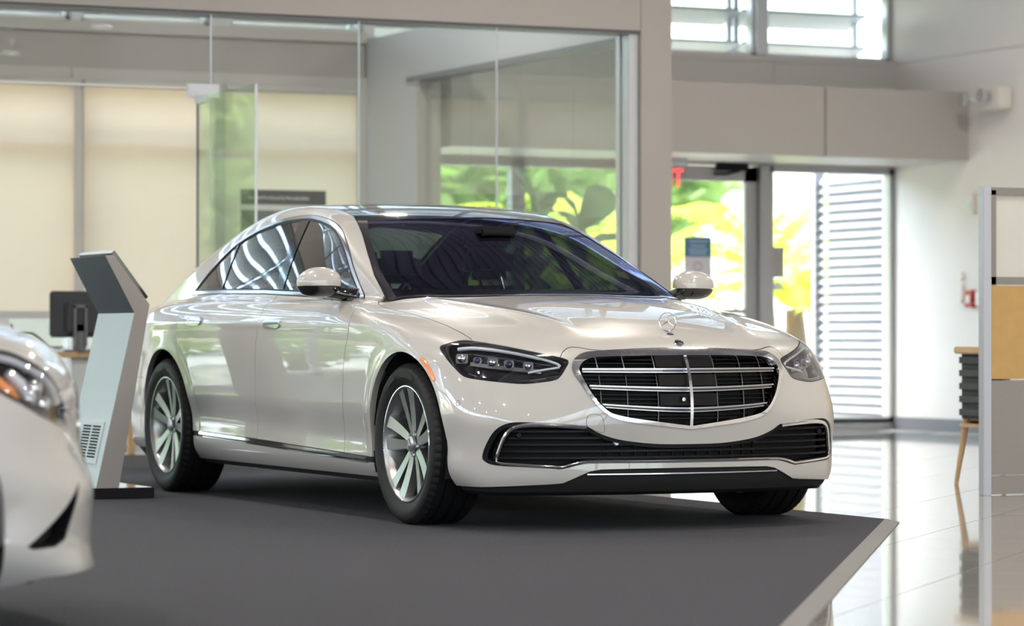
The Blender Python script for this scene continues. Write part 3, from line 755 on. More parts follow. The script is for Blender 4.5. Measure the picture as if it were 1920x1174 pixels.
    for sd in (-1, 1):
        c0 = smooth_poly([(.47, .440), (.60, .449), (.70, .450), (.755, .438), (.782, .402), (.800, .34), (.806, .308), (.795, .291), (.70, .283), (.60, .277), (.562, .275), (.52, .286), (.475, .2945), (.40, .297), (.2, .2965), (0, .296)], 5, False)
        P, N = fx(np.array([p[0] * sd for p in c0]), np.array([p[1] for p in c0]), .002)
        k = 22
        MB().tube(P.tolist(), [.010] * k + [.009] * 6 + [.0055] * (len(P) - k - 6), 8).build('intake_chrome', mats['chrome'], it, smooth=True)
        for yy, zz in ((.735, .408), (.335, .374)):
            Pq, Nq = fx(np.array([yy * sd]), np.array([zz]), -.012); MB().lathe([(0, .006), (.010, .006), (.013, .002), (.014, -.012)], 'x', 18, c=tuple(Pq[0])).build('parking_sensor', mats['alloy' if (sd < 0 and yy < .5) else 'trim_black'], it, smooth=True)
    ys = np.linspace(-.458, .458, 31); P, N = fx(ys, np.full(31, .2425), .002); ribbon(P, N, .005, .02, 'valance_chrome_strip', mats['bar_chrome'], root)
    cs = car.project(np.array([[.502, -.912, .541]]), 8)[0]
    rr_ = lambda P: np.sqrt(((P - cs) ** 2).sum(1))
    both(F0.clips(lambda P: .0118 - rr_(P), lambda P: rr_(P) - .0104, ref=8), 'sensor_seam', mats['trim_black'], off=.0006, flange=0)
    # headlights
    H0 = F0.clips(lambda P: X(P) - .1, hlf)
    ln = both(H0.clips(ins(hlf, .001)), 'headlight', mats['lens'], off=.001, flange=0)
    ho = H0.clips(lambda P: .011 - hlf(P), ref=2)
    for sd in (0, 1):
        hd = ln[sd]; sg = 1 if sd else -1
        H0.panel('lamp_housing', mats['gloss_black'], hd, off=-.055, flange=0, mirror=bool(sd))
        H0.panel('lamp_rim', mats['gloss_black'], hd, off=-.055, flange=0, mirror=bool(sd)) if 0 else None
        ho.panel('lamp_edge', mats['gloss_black'], hd, off=-.001, flange=.06, mirror=bool(sd))
        def onS(pts, off):
            A = np.array(pts, float); A[:, 1] *= sg; q = car.project(A, 8); return q + car.normals(q) * off
        upper = smooth_poly([(.385, .865, .775), (.44, .82, .780), (.50, .775, .773), (.56, .725, .762), (.62, .67, .748), (.68, .61, .732), (.725, .56, .713), (.742, .548, .700)], 4, False)
        MB().tube(onS(upper, -.014).tolist(), [.0085] * 20 + [.006] * (len(upper) - 20), 8).build('daytime_light', mats['drl'], hd, smooth=True)
        lowl = smooth_poly([(.742, .552, .698), (.70, .63, .682), (.68, .67, .672)], 4, False)
        MB().tube(onS(lowl, -.016).tolist(), .005, 8).build('daytime_light', mats['drl'], hd, smooth=True)
        lowr = smooth_poly([(.50, .875, .672), (.56, .84, .655), (.62, .785, .645), (.69, .69, .640), (.73, .61, .650)], 5, False)
        MB().tube(onS(lowr, -.02).tolist(), .0035, 6).build('lamp_trim', mats['lamp_silver'], hd, smooth=True)
        mid = smooth_poly([(.47, .86, .722), (.56, .79, .708), (.64, .70, .694), (.70, .62, .684)], 5, False)
        ribbon(onS(mid, -.036).tolist(), [(.7, -.7 * -sg, 0)] * len(mid), .016, .01, 'lamp_shelf', mats['dark_chrome'], hd)
        for (x, y, z), mt, sz in (((.425, .885, .752), 'lamp_silver', .026), ((.50, .84, .745), 'blue_lens', .018), ((.56, .79, .735), 'lamp_silver', .024), ((.615, .735, .725), 'blue_lens', .022), ((.665, .665, .713), 'lamp_silver', .022)):
            p = onS([(x, y, z)], -.034)[0]
            o = MB().box((-.02, -sz, -sz * .8), (.010, sz, sz * .8)).build('projector_module', mats['dark_chrome'], hd, bevel=.004, smooth=True); o.location = p; o.rotation_euler = (0, 0, sg * .6)
            l = MB().lathe([(0, .010), (sz * .45, .008), (sz * .72, .0)], 'x', 16, c=(.010, 0, 0)).build('projector_lens', mats[mt], hd, smooth=True); l.location = p; l.rotation_euler = (0, 0, sg * .6)
    # side marker, handles
    mkr = sdpoly(smooth_poly([(.205, .724), (.222, .732), (.238, .724), (.290, .688), (.336, .640), (.326, .632), (.308, .640), (.262, .682)], 3), pxz)
    both(F0.clips(lambda P: X(P), lambda P: Y_(P) - .85, mkr), 'side_marker', mats['amber'], off=.003, flange=.008)
    for k, (x0, x1, zc, d) in enumerate(((-1.70, -1.475, .884, FDo), (-2.83, -2.62, .902, RDo))):
        pl = sdpoly(smooth_poly([(x0 + .004, zc), (x0 + .02, zc + .019), ((x0 + x1) / 2, zc + .021), (x1 - .02, zc + .017), (x1, zc - .003), (x1 - .03, zc - .02), ((x0 + x1) / 2, zc - .021), (x0 + .02, zc - .019)], 4), pxz)
        hreg = Mid.clips(lambda P: .95 - Z(P), pl)
        for sd in (0, 1): hreg.panel('door_handle', mats['chrome'], d[sd], off=.008, flange=.012, mirror=bool(sd))
    # mirrors
    def mf(P):
        q = (P - np.array([-.93, -.985, 1.075])); x, y, z = q[:, 0], q[:, 1], q[:, 2]
        yy = y / .105; ztop = .070 * (1 - .35 * np.clip(-yy, 0, 1) ** 2); zbot = .072
        zz = np.where(z > 0, z / np.maximum(ztop, .02), z / zbot); xx = np.where(x > 0, x / .085, x / .055)
        return (1 - (np.abs(xx) ** 2.3 + np.abs(yy) ** 2.6 + np.abs(zz) ** 2.3) ** .42) * .06
    mb = blob(mf, (-1.03, -1.12, .97), (-.80, -.86, 1.18), .008); off = np.array([0, mb.sh, 0])
    zc = 1.058
    up = mb.clips(lambda P: P[:, 2] - zc, lambda P: P[:, 0] + .975, ref=2); lo = mb.clips(lambda P: zc - .004 - P[:, 2], lambda P: P[:, 0] + .975, ref=2); mg = mb.clips(lambda P: -.975 - P[:, 0], ref=2)
    sm = None
    for sd in (0, 1):
        def pan(m, name, mat, parent):
            m2 = m.clone(m.V, m.F, m.cut); o = m2.panel(name, mat, parent, flange=.01)
            me = o.data; co = np.array([v.co[:] for v in me.vertices]) + off
            nn = [n.vector[:] for n in me.vertex_normals]
            if sd:
                Vs = co * [1, -1, 1]; Fs = [tuple(reversed(p.vertices)) for p in me.polygons]
            else: Vs = co; Fs = [tuple(p.vertices) for p in me.polygons]
            bpy.data.objects.remove(o); o = mk(name, Vs, Fs, mat, parent, smooth=True); return smooth_angle(o, 50)
        sm = pan(up, 'side_mirror', P_, root)
        pan(lo, 'mirror_lower_shell', mats['gloss_black'], sm); pan(mg, 'mirror_glass', mats['chrome'], sm)
        s = 1 if sd else -1
        MB().tube([(-.93, s * .94, 1.035), (-.915, s * .89, 1.025), (-.90, s * .845, 1.015), (-.88, s * .81, 1.008)], [.034, .030, .034, .040], 12).build('mirror_arm', mats['gloss_black'], sm, smooth=True)
    # bonnet star and badge
    st = empty('hood_star', (.672, 0, .885), 0, root)
    MB().lathe([(.040 + .0022 * math.cos(a), .0022 * math.sin(a)) for a in [2 * math.pi * k / 8 for k in range(8)]], 'x', 40, close=True).build('star_ring', mats['chrome'], st, smooth=True)
    sb = MB()
    for k in range(3):
        a = math.radians(90 + 120 * k); e = Vector((0, math.cos(a), math.sin(a))); p = Vector((0, -math.sin(a), math.cos(a))); fz = Vector((.004, 0, 0))
        sb.add([p * .0065 + e * .004, e * .039, -p * .0065 + e * .004, -e * .0, fz, -fz], [(0, 1, 4), (1, 2, 4), (2, 3, 4), (3, 0, 4), (1, 0, 5), (2, 1, 5), (3, 2, 5), (0, 3, 5)])
    sb.build('star', mats['chrome'], st)
    MB().tube([(0, 0, -.040), (.004, 0, -.052), (.006, 0, -.058)], [.003, .003, .006], 8).build('star_stem', mats['chrome'], st, smooth=True)
    MB().lathe([(0, .006), (.010, .005), (.017, .002), (.019, -.003)], 'z', 24, c=(.012, 0, -.052)).build('star_base', mats['chrome'], st, smooth=True)
    st.rotation_euler = (0, math.radians(-6), 0)
    pt = car.project(np.array([[.775, 0, .797]]), 6)[0]; nn = Vector(car.normals(pt[None])[0])
    bd = empty('hood_badge', pt, 0, root); bd.rotation_mode = 'QUATERNION'; bd.rotation_quaternion = nn.to_track_quat('Z', 'Y')
    MB().lathe([(0, .003), (.0165, .003)], 'z', 28).build('badge_face', mats['gloss_black'], bd, fix=False)
    MB().lathe([(.0165, .0005), (.017, .005), (.021, .004), (.0225, 0)], 'z', 32).build('badge_ring', mats['chrome'], bd, smooth=True)
    sb = MB()
    for k in range(3):
        a = math.radians(90 + 120 * k); e = Vector((math.cos(a), math.sin(a), 0)); p = Vector((-math.sin(a), math.cos(a), 0))
        sb.prism([p * .004 + Vector((0, 0, .003)), e * .0165 + Vector((0, 0, .003)), -p * .004 + Vector((0, 0, .003)), -e * .004 + Vector((0, 0, .003))], (0, 0, .002))
    sb.build('badge_star', mats['chrome'], bd)
    # wheels
    wh = make_wheel(); first = True
    for xc, yc in ((0, .828), (-3.216, .842)):
        for sd in (-1, 1):
            q = wh if first else copy_tree(wh); first = False
            q.parent = root; q.location = (xc, sd * yc, .353); q.rotation_euler = (0, math.radians(-7 if xc == 0 else 9) * (1 if sd < 0 else -1), 0 if sd < 0 else math.pi)
    # cabin
    def cushion(name, lo_, hi_, mat, parent, bev):
        return MB().box(lo_, hi_).build(name, mat, parent, bevel=bev, smooth=True)
    for x, y, big in ((-1.55, -.38, 0), (-1.55, .38, 0), (-2.75, -.38, 1), (-2.75, .38, 1)):
        s = empty('seat', (x, y, .40), 0, root)
        cushion('seat_cushion', (-.25, -.25, 0), (.28, .25, .18), mats['seat'], s, .05)
        b = cushion('seat_back', (-.10, -.25, 0), (.06, .25, .60), mats['seat'], s, .06); b.location = (-.24, 0, .12); b.rotation_euler = (0, math.radians(-20), 0)
        h = cushion('headrest', (-.055, -.14, 0), (.055, .14, .18), mats['seat'], s, .045); h.location = (-.46, 0, .715); h.rotation_euler = (0, math.radians(-8), 0)
        MB().tube([(-.41, -.06, .66), (-.455, -.06, .73)], .008, 8).tube([(-.41, .06, .66), (-.455, .06, .73)], .008, 8).build('headrest_post', mats['chrome'], s, smooth=True)
    MB().prism([(-.52, -.70, .97), (-.62, -.70, .985), (-.95, -.70, .93), (-1.0, -.70, .70), (-.6, -.70, .60)], (0, 1.40, 0)).build('dashboard', mats['cabin'], root, bevel=.015, smooth=True)
    sw = empty('steering_wheel', (-1.13, .38, .86), 0, root); sw.rotation_euler = (0, math.radians(-24), 0)
    MB().lathe([(.182 + .015 * math.cos(a), .015 * math.sin(a)) for a in [2 * math.pi * k / 10 for k in range(10)]], 'x', 44, close=True).build('wheel_rim', mats['seat'], sw, smooth=True)
    MB().box((.0, -.17, -.015), (.02, .17, .015)).box((-.01, -.06, -.05), (.03, .06, .05)).box((0, -.015, -.17), (.02, .015, 0)).build('wheel_spokes', mats['lamp_silver'], sw, bevel=.005, smooth=True)
    MB().tube([(0, 0, 0), (.30, 0, -.05)], .03, 10).build('steering_column', mats['cabin'], sw, smooth=True)
    rm = cushion('rear_view_mirror', (-.02, -.13, -.035), (.02, .13, .035), mats['trim_black'], root, .015); rm.location = (-1.22, 0, 1.29)
    MB().box((-.06, -.10, -.02), (.06, .10, .03)).build('camera_housing', mats['trim_black'], root, bevel=.015, smooth=True).location = (-1.12, 0, 1.325)
    box('cabin_floor', (-3.6, -.78, .26), (-.55, .78, .30), mats['cabin'], root)
    box('parcel_shelf', (-3.75, -.66, .96), (-3.05, .66, .99), mats['cabin'], root)
    box('centre_console', (-2.3, -.12, .30), (-.9, .12, .62), mats['cabin'], root, .03)
    for sd in (-1, 1):
        box('door_card', (-2.9, sd * .80, .35), (-.75, sd * .83, .96), mats['cabin'], root, .01)
    st_ = ws.car.project(np.array([[-.76, .50, 1.10]]), 8)[0]; nn = Vector(car.normals(st_[None])[0])
    o = MB().box((-.05, -.03, -.0005), (.05, .03, .0005)).build('windshield_sticker', MAT['sticker'], root); o.matrix_local = Matrix.Translation(Vector(st_) - nn * .006) @ nn.to_track_quat('Z', 'X').to_matrix().to_4x4() @ Matrix.Rotation(math.radians(-35), 4, 'Z')
MAT['sticker'] = M('cream_sticker', (.75, .68, .42), rough=.7, noise=.1)
# ------------------------------------------------------------------ room materials
MAT['wall'] = M('white_paint_wall', (.70, .675, .655), rough=.55, noise=.02, nscale=4)
MAT['grey_wall'] = M('grey_panel_paint', (.40, .385, .37), rough=.45, noise=.02, nscale=3)
MAT['grey_light'] = M('light_grey_paint', (.52, .51, .50), rough=.45, noise=.02, nscale=3)
MAT['office_wall'] = M('office_grey_paint', (.47, .495, .535), rough=.5, noise=.02, nscale=3)
MAT['alu'] = M('anodised_aluminium', (.42, .42, .43), rough=.35, metal=.55, noise=.03)
MAT['alu_light'] = M('light_aluminium', (.60, .63, .68), rough=.35, metal=.4, noise=.03)
MAT['ceiling'] = M('steel_deck', (.13, .13, .16), rough=.55, noise=.06, nscale=5)
MAT['pane'] = glass_mat('window_glass', (.93, .96, .94), .9)
MAT['office_glass'] = glass_mat('office_glass', (.93, .96, .945), 1.0)
MAT['door_glass'] = glass_mat('glass_door', (.86, .92, .86), .5)
MAT['grout'] = M('grout', (.33, .315, .30), rough=.7, noise=.1)
MAT['tile'] = M('polished_tile', (.44, .425, .41), rough=.07, spec=.9, noise=.035, nscale=2.5, coat=.6, crough=.03)
MAT['rug'] = M('charcoal_carpet', (.036, .037, .049), rough=.95, noise=.6, nscale=75, bump=1.0, bscale=90)
MAT['office_rug'] = M('office_carpet', (.042, .041, .043), rough=.95, noise=.4, nscale=260, bump=.6, bscale=320)
MAT['rug_edge'] = M('grey_edge_strip', (.17, .165, .16), rough=.6, noise=.12, nscale=40)
MAT['base'] = M('grey_baseboard', (.17, .175, .195), rough=.5, noise=.05)
MAT['white_slat'] = M('white_louvre_paint', (.40, .41, .44), rough=.5, noise=.02)
MAT['grey_slat'] = M('grey_louvre_paint', (.55, .57, .62), rough=.5, noise=.03)
MAT['concrete'] = M('pale_concrete', (.62, .60, .57), rough=.85, noise=.12, nscale=3)
MAT['stucco'] = M('white_stucco', (.85, .84, .82), rough=.8, noise=.03)
def blind_mat():
    m = bpy.data.materials.new('blind_fabric'); m.use_nodes = True; nt = m.node_tree; nt.nodes.clear()
    o = nt.nodes.new('ShaderNodeOutputMaterial'); d = nt.nodes.new('ShaderNodeBsdfDiffuse'); t = nt.nodes.new('ShaderNodeBsdfTranslucent'); mx = nt.nodes.new('ShaderNodeMixShader')
    wv = nt.nodes.new('ShaderNodeTexNoise'); wv.inputs['Scale'].default_value = 220; tc = nt.nodes.new('ShaderNodeTexCoord'); cr = nt.nodes.new('ShaderNodeMix'); cr.data_type = 'RGBA'
    cr.inputs[6].default_value = (.80, .72, .61, 1); cr.inputs[7].default_value = (.86, .78, .67, 1)
    nt.links.new(tc.outputs['Object'], wv.inputs['Vector']); nt.links.new(wv.outputs['Fac'], cr.inputs[0])
    nt.links.new(cr.outputs[2], d.inputs[0]); nt.links.new(cr.outputs[2], t.inputs[0]); mx.inputs[0].default_value = .6
    nt.links.new(d.outputs[0], mx.inputs[1]); nt.links.new(t.outputs[0], mx.inputs[2]); nt.links.new(mx.outputs[0], o.inputs[0]); return m
MAT['blind'] = blind_mat()
def leaf_mat(name, col, tr=.45):
    m = bpy.data.materials.new(name); m.use_nodes = True; nt = m.node_tree; nt.nodes.clear()
    o = nt.nodes.new('ShaderNodeOutputMaterial'); d = nt.nodes.new('ShaderNodeBsdfPrincipled'); t = nt.nodes.new('ShaderNodeBsdfTranslucent'); mx = nt.nodes.new('ShaderNodeMixShader')
    n = nt.nodes.new('ShaderNodeTexNoise'); n.inputs['Scale'].default_value = 3; tc = nt.nodes.new('ShaderNodeTexCoord'); cr = nt.nodes.new('ShaderNodeMix'); cr.data_type = 'RGBA'
    cr.inputs[6].default_value = (*[c * .7 for c in col], 1); cr.inputs[7].default_value = (*[min(1, c * 1.3) for c in col], 1)
    nt.links.new(tc.outputs['Object'], n.inputs['Vector']); nt.links.new(n.outputs['Fac'], cr.inputs[0]); nt.links.new(cr.outputs[2], d.inputs['Base Color']); nt.links.new(cr.outputs[2], t.inputs[0])
    d.inputs['Roughness'].default_value = .45; mx.inputs[0].default_value = tr
    nt.links.new(d.outputs[0], mx.inputs[1]); nt.links.new(t.outputs[0], mx.inputs[2]); nt.links.new(mx.outputs[0], o.inputs[0]); return m
MAT['palm'] = leaf_mat('palm_leaf', (.62, .68, .06)); MAT['tree'] = leaf_mat('tree_leaf', (.26, .40, .10)); MAT['fig'] = leaf_mat('fig_leaf', (.34, .50, .30), .6)
MAT['bark'] = M('bark', (.22, .14, .09), rough=.9, noise=.3, nscale=20, bump=.6, bscale=30)
S_ = 'structure'
XF, YR, XB, YL, ZC = -11.4, 8.68, 22.0, -17.0, 7.4
FZ = -.010
# ------------------------------------------------------------------ floor: diagonal tiles on a grout bed
fl = tag(box('floor', (XF - .2, YL, -.15), (XB, YR + .2, FZ - .003), MAT['grout']), 'beige polished tile floor of the showroom', None, None, S_)
TS = .582; c45 = math.sqrt(.5)
tile_me = MB().box((-TS / 2 + .002, -TS / 2 + .002, -.006), (TS / 2 - .002, TS / 2 - .002, 0)).build('floor_tile', MAT['tile'], fl)
tile_me.location = (0, 0, -50); tm = tile_me.data
RUG = [(-8.2, 1.19), (.52, 1.19), (9.6, -5.17), (9.6, -13), (-8.2, -13)]
def in_rug(x, y):
    n = len(RUG); r = False
    for i in range(n):
        (x0, y0), (x1, y1) = RUG[i], RUG[(i + 1) % n]
        if (y0 > y) != (y1 > y) and x < x0 + (y - y0) * (x1 - x0) / (y1 - y0): r = not r
    return r
cands = []
o0 = 2.66 * c45 - TS / 2          # a joint runs along x + y = 2.66
for i in range(-60, 60):
    for j in range(-60, 60):
        u = o0 + TS / 2 + (i + .0) * TS; v = (j + .5) * TS + .10
        x, y = (u + v) * c45, (u - v) * c45
        if not (XF + .2 < x < XB - .3 and YL + .3 < y < YR - .3): continue
        if all(in_rug(x + a, y + b) for a in (-.45, .45) for b in (-.45, .45)): continue
        P = Vector((x, y, 0)) - CAM; d = P.dot(fwd); px = P.dot(rgt) / d * 5870 + 960 if d > 1 else -9e9
        cands.append((x, y, d, px))
vis = sorted([c for c in cands if 900 < c[3] < 2000 and c[2] > 8 and c[1] > -4], key=lambda c: c[2])[:290]
vs = set(vis); first = True
for x, y, d, px in vis:
    t = tile_me if first else copy_obj(tile_me, fl); first = False
    t.parent = fl; t.location = (x, y, FZ); t.rotation_euler = (0, 0, math.radians(45))
rest = MB()
for c in cands:
    if c in vs: continue
    x, y = c[:2]; h = (TS / 2 - .002) * math.sqrt(2)
    rest.add([(x - h, y, FZ), (x, y - h, FZ), (x + h, y, FZ), (x, y + h, FZ)], [(0, 1, 2, 3)])
tag(rest.build('floor_tile_field', MAT['tile'], fl, fix=False), kind='stuff')
# carpets
rg = MB().prism([(x, y, -.0099) for x, y in [(-6.5, 1.19)] + RUG[1:4] + [(-6.5, -13)]], (0, 0, .0099)).build('display_carpet', MAT['rug'])
tag(rg, 'large charcoal carpet under the white cars', 'carpet')
dv = Vector((4.34, -3.04, 0)).normalized(); nv = Vector((.574, .819, 0)); p0 = Vector((.52, 1.19, 0)); 
for a, b in ((0, 3.36), (3.364, 8.0), (8.004, 11.05)):
    A = p0 + dv * a; B = p0 + dv * b; tip = .13 if a == 0 else 0
    q = [A, B, B + nv * .07, A + nv * .07 + dv * tip]
    V = [(v.x, v.y, -.0099) for v in q] + [(q[0].x, q[0].y, .002), (q[1].x, q[1].y, .002), (q[2].x, q[2].y, -.006), (q[3].x, q[3].y, -.006)]
    MB().add(V, [(0, 1, 2, 3), (4, 5, 6, 7), (0, 1, 5, 4), (1, 2, 6, 5), (2, 3, 7, 6), (3, 0, 4, 7)]).build('edge_strip', MAT['rug_edge'], rg)
tag(box('office_carpet', (-8.2, -13, -.0099), (-6.5, 1.19, -.001), MAT['office_rug']), 'dark office carpet behind the display carpet at the glass wall', 'carpet')
# ------------------------------------------------------------------ back wall (x = XF): framed openings
wb = empty('wall_back'); tag(wb, 'grey back wall with windows and louvred clerestory', None, None, S_)
def wpiece(name, y0, y1, z0, z1, mat, x0=XF - .18, x1=XF): return box(name, (x0, y0, z0), (x1, y1, z1), mat, wb)
wpiece('wall_panel', YL, 3.55, 2.96, 3.25, MAT['grey_wall']); wpiece('wall_trim', YL, 3.55, 2.85, 2.96, MAT['grey_light'], x1=XF + .02)
wpiece('wall_panel', 3.55, 7.42, 2.6, 3.24, MAT['grey_light'], x1=XF + .03); wpiece('wall_panel', 7.425, YR, 2.6, 3.24, MAT['grey_light'], x1=XF + .03)
wpiece('wall_panel', 3.55, YR, 2.32, 2.6, MAT['grey_light'])
wpiece('wall_sill', YL, YR, FZ, .08, MAT['alu']); wpiece('wall_trim', YL, 3.55, 3.25, 3.34, MAT['grey_light'], x1=XF + .04); wpiece('wall_trim', 3.55, YR, 3.24, 3.29, MAT['grey_light'], x1=XF + .04)
wpiece('wall_panel', YL, YR, 6.90, ZC, MAT['grey_wall'])
wn = [0]
def window(y0, y1, z0, z1, mull=(), trans=(), x=XF - .10, fr=.045, mat='alu_light', depth=.10, glass='pane'):
    wn[0] += 1; w = empty('window_%d' % wn[0]); tag(w, kind=S_)
    f = MB()
    for a, b, c, d in ((y0, y0 + fr, z0, z1), (y1 - fr, y1, z0, z1), (y0, y1, z0, z0 + fr), (y0, y1, z1 - fr, z1)): f.box((x - depth / 2, a, c), (x + depth / 2, b, d))
    f.build('window_frame', MAT[mat], w)
    ys = [y0] + list(mull) + [y1]; zs = [z0] + list(trans) + [z1]
    for m_ in mull: MB().box((x - depth / 2, m_ - .03, z0), (x + depth / 2, m_ + .03, z1)).build('mullion', MAT[mat], w)
    for t_ in trans: MB().box((x - depth / 2, y0, t_ - .03), (x + depth / 2, y1, t_ + .03)).build('transom', MAT[mat], w)
    for i in range(len(ys) - 1):
        for j in range(len(zs) - 1): MB().box((x - .004, ys[i] + .02, zs[j] + .02), (x + .004, ys[i + 1] - .02, zs[j + 1] - .02)).build('pane', MAT[glass], w)
    return w
for a, b in ((-.15, 1.065), (1.065, 2.275), (2.275, 3.53)): window(a, b, .08, 2.85, trans=(2.38, .70))
y = -.15
while y > YL + 1.3: window(y - 2.46, y, .08, 2.85, mull=(y - 1.23,), trans=(2.30,)); y -= 2.46
CL = [(-.17, 1.02), (1.11, 2.19), (2.37, 3.53), (3.62, 4.80), (4.85, 6.02), (6.07, 7.27), (7.38, 8.66)]
for a, b in CL: window(a, b, 3.34 if a < 3.6 else 3.29, 6.90, fr=.03)
y = -.2
while y > YL + 1.3: window(y - 1.2, y, 3.34, 6.90, fr=.03); y -= 1.23
for a, b in zip([c[1] for c in CL[:-1]], [c[0] for c in CL[1:]]): wpiece('clerestory_post', a, b, 3.3, 6.90, MAT['alu_light'], x1=XF)
# louvre blades outside the clerestory
nl = 0
def blades(y0, y1, label):
    L = empty('clerestory_louvre', (XF - .55, (y0 + y1) / 2, 3.3)); tag(L, label, 'louvre', 'white louvre sets outside the clerestory'); W_ = (y1 - y0) / 2
    for k in range(13):
        z = .10 + .29 * k
        MB().add([(-.16, -W_, z - .05), (.16, -W_, z + .055), (.16, W_, z + .055), (-.16, W_, z - .05), (-.16, -W_, z - .075), (.16, -W_, z + .03), (.16, W_, z + .03), (-.16, W_, z - .075)], [(0, 1, 2, 3), (7, 6, 5, 4), (0, 4, 5, 1), (1, 5, 6, 2), (2, 6, 7, 3), (3, 7, 4, 0)]).build('louvre_blade', MAT['white_slat'], L)
    for s in (-W_ + .02, W_ - .02): MB().box((-.02, s - .02, -.05), (.02, s + .02, 3.7)).build('louvre_post', MAT['grey_slat'], L)
blades(6.05, 7.31, 'white horizontal louvre above the glass door beside the grey pillar'); blades(7.34, 8.62, 'white horizontal louvre at the top next to the white wall')
blades(-.17, 1.05, 'white louvre outside the clerestory window at the picture\'s upper left edge'); blades(1.09, 2.28, 'white louvre outside the second clerestory window from the upper left edge'); blades(2.32, 3.55, 'white louvre outside the clerestory window above the framed poster')
blades(3.62, 6.02, 'long white louvre outside the clerestory behind the grey fascia')
y = -.2
while y > YL + 2: blades(y - 2.42, y, 'white louvre outside the clerestory beyond the picture\'s left edge'); y -= 2.46
for a, b in ((1.02, 1.12), (2.20, 2.31), (3.44, 3.55)): wpiece('window_post', a, b, FZ, 2.96, MAT['grey_light'], x0=XF - .04, x1=XF + .035)
# roller blinds
for k, (a, b, lb) in enumerate(((-.6, 1.03, 'beige roller blind at the left edge, behind the grey kiosk'), (1.11, 2.21, 'beige roller blind between the left mullion and the glass door'), (2.30, 3.45, 'beige roller blind behind the framed poster'))):
    r = empty('roller_blind', (XF + .06, (a + b) / 2, 0)); tag(r, lb, 'blind', 'beige roller blinds'); h = (b - a) / 2
    MB().box((-.002, -h, 1.0), (0, h, 2.83)).build('blind_fabric', MAT['blind'], r)
    MB().box((-.015, -h, .965), (.012, h, 1.02)).build('blind_bottom_bar', MAT['grey_light'], r, bevel=.006, smooth=True)
    MB().tube([(0, -h, 2.84), (0, h, 2.84)], .03, 12).build('blind_roller', MAT['grey_light'], r, smooth=True)
# ------------------------------------------------------------------ entrance: frame, doors, sidelight
for a, b in ((3.75, 4.95), (4.95, 6.15)): window(a, b, .05, 2.32, mat='alu', x=XF - .05, fr=.06)
d1 = empty('door_1', (XF - .05, 7.28, 0)); tag(d1, kind=S_)
m_ = MB()
for a, b, c, d in ((-1.08, -.98, .02, 2.31), (-.12, 0, .02, 2.31), (-1.08, 0, 2.18, 2.31), (-1.08, 0, .02, .26)): m_.box((-.025, a, c), (.025, b, d))
m_.build('door_frame', MAT['alu'], d1); MB().box((-.004, -1.0, .25), (.004, -.1, 2.2)).build('pane', MAT['pane'], d1)
MB().box((.05, -1.0, 1.02), (.075, -.08, 1.06)).build('push_bar', MAT['alu'], d1, bevel=.008, smooth=True)
cl = MB().box((.03, -.42, 2.27), (.09, -.12, 2.34)).tube([(.06, -.20, 2.27), (.10, -.35, 2.24), (.06, -.45, 2.24)], .012, 8); cl.build('door_closer', MAT['trim_black'], d1)
tag(box('trim_1', (XF - .12, 7.285, FZ), (XF + .03, 7.385, 2.32), MAT['alu']), kind=S_)
window(7.385, YR, .05, 2.32, mat='alu', x=XF - .05, fr=.05)
tag(box('trim_2', (XF - .12, 6.14, FZ), (XF + .03, 6.20, 2.32), MAT['alu']), kind=S_)
# header box over the entrance
hd = empty('trim_3', (0, 0, 0)); tag(hd, kind=S_)
box('header_panel', (-11.37, 3.80, 2.34), (-10.2, 7.243, 2.93), MAT['grey_wall'], hd); box('header_panel', (-11.37, 7.256, 2.34), (-10.2, YR, 2.93), MAT['grey_wall'], hd)
box('header_joint', (-11.36, 7.24, 2.345), (-10.22, 7.26, 2.925), MAT['matte_black'], hd)
# ------------------------------------------------------------------ other walls, ceiling
wr = tag(box('wall_right', (XF - .2, YR, FZ), (XB, YR + .2, 3.262), MAT['wall']), kind=S_); box('wall_right_upper', (XF - .2, YR, 3.270), (XB, YR + .2, ZC), MAT['wall'], wr); box('wall_joint', (XF - .2, YR + .006, 3.25), (XB, YR + .1, 3.28), MAT['grey_wall'], wr)
tag(box('baseboard_right', (XF, YR - .015, FZ), (XB, YR, .10), MAT['base']), kind=S_)
wl = empty('wall_left'); tag(wl, kind=S_)
box('wall_panel', (XF, YL - .2, FZ), (XB, YL, 3.2), MAT['wall'], wl); box('wall_panel', (XF, YL - .2, 4.3), (XB, YL, ZC), MAT['wall'], wl)
for k in range(12): box('wall_post', (XF + k * 3.03 - .12, YL - .2, 3.2), (XF + k * 3.03 + .12, YL, 4.3), MAT['wall'], wl)
wf = empty('wall_front'); tag(wf, kind=S_)
box('wall_panel', (XB, YL, FZ), (XB + .2, YR, .3), MAT['wall'], wf); box('wall_panel', (XB, YL, 4.5), (XB + .2, YR, ZC), MAT['wall'], wf)
for k in range(10): box('wall_post', (XB, YL + k * 2.85 - .1, .3), (XB + .2, YL + k * 2.85 + .1, 4.5), MAT['wall'], wf)
box('wall_rail', (XB, YL, 2.6), (XB + .12, YR, 2.7), MAT['alu'], wf)
# ribbed steel deck ceiling
V = []; F = []; y = YL; k = 0
while y < YR + .3:
    for yy, zz in ((y, ZC), (y + .08, ZC), (y + .10, ZC + .06), (y + .22, ZC + .06), (y + .24, ZC)): V += [(XF - .3, yy, zz), (XB + .3, yy, zz)]
    y += .24
n = len(V) // 2
F = [(2 * i, 2 * i + 1, 2 * i + 3, 2 * i + 2) for i in range(n - 1)]
tag(mk('ceiling', V, F, MAT['ceiling']), kind=S_)
for k in range(7):
    x = -9 + k * 4.6; tag(box('ceiling_beam', (x - .1, YL, ZC - .38), (x + .1, YR, ZC), MAT['grey_light']), 'steel roof beam under the ribbed ceiling deck', 'beam', 'ceiling beams', S_)
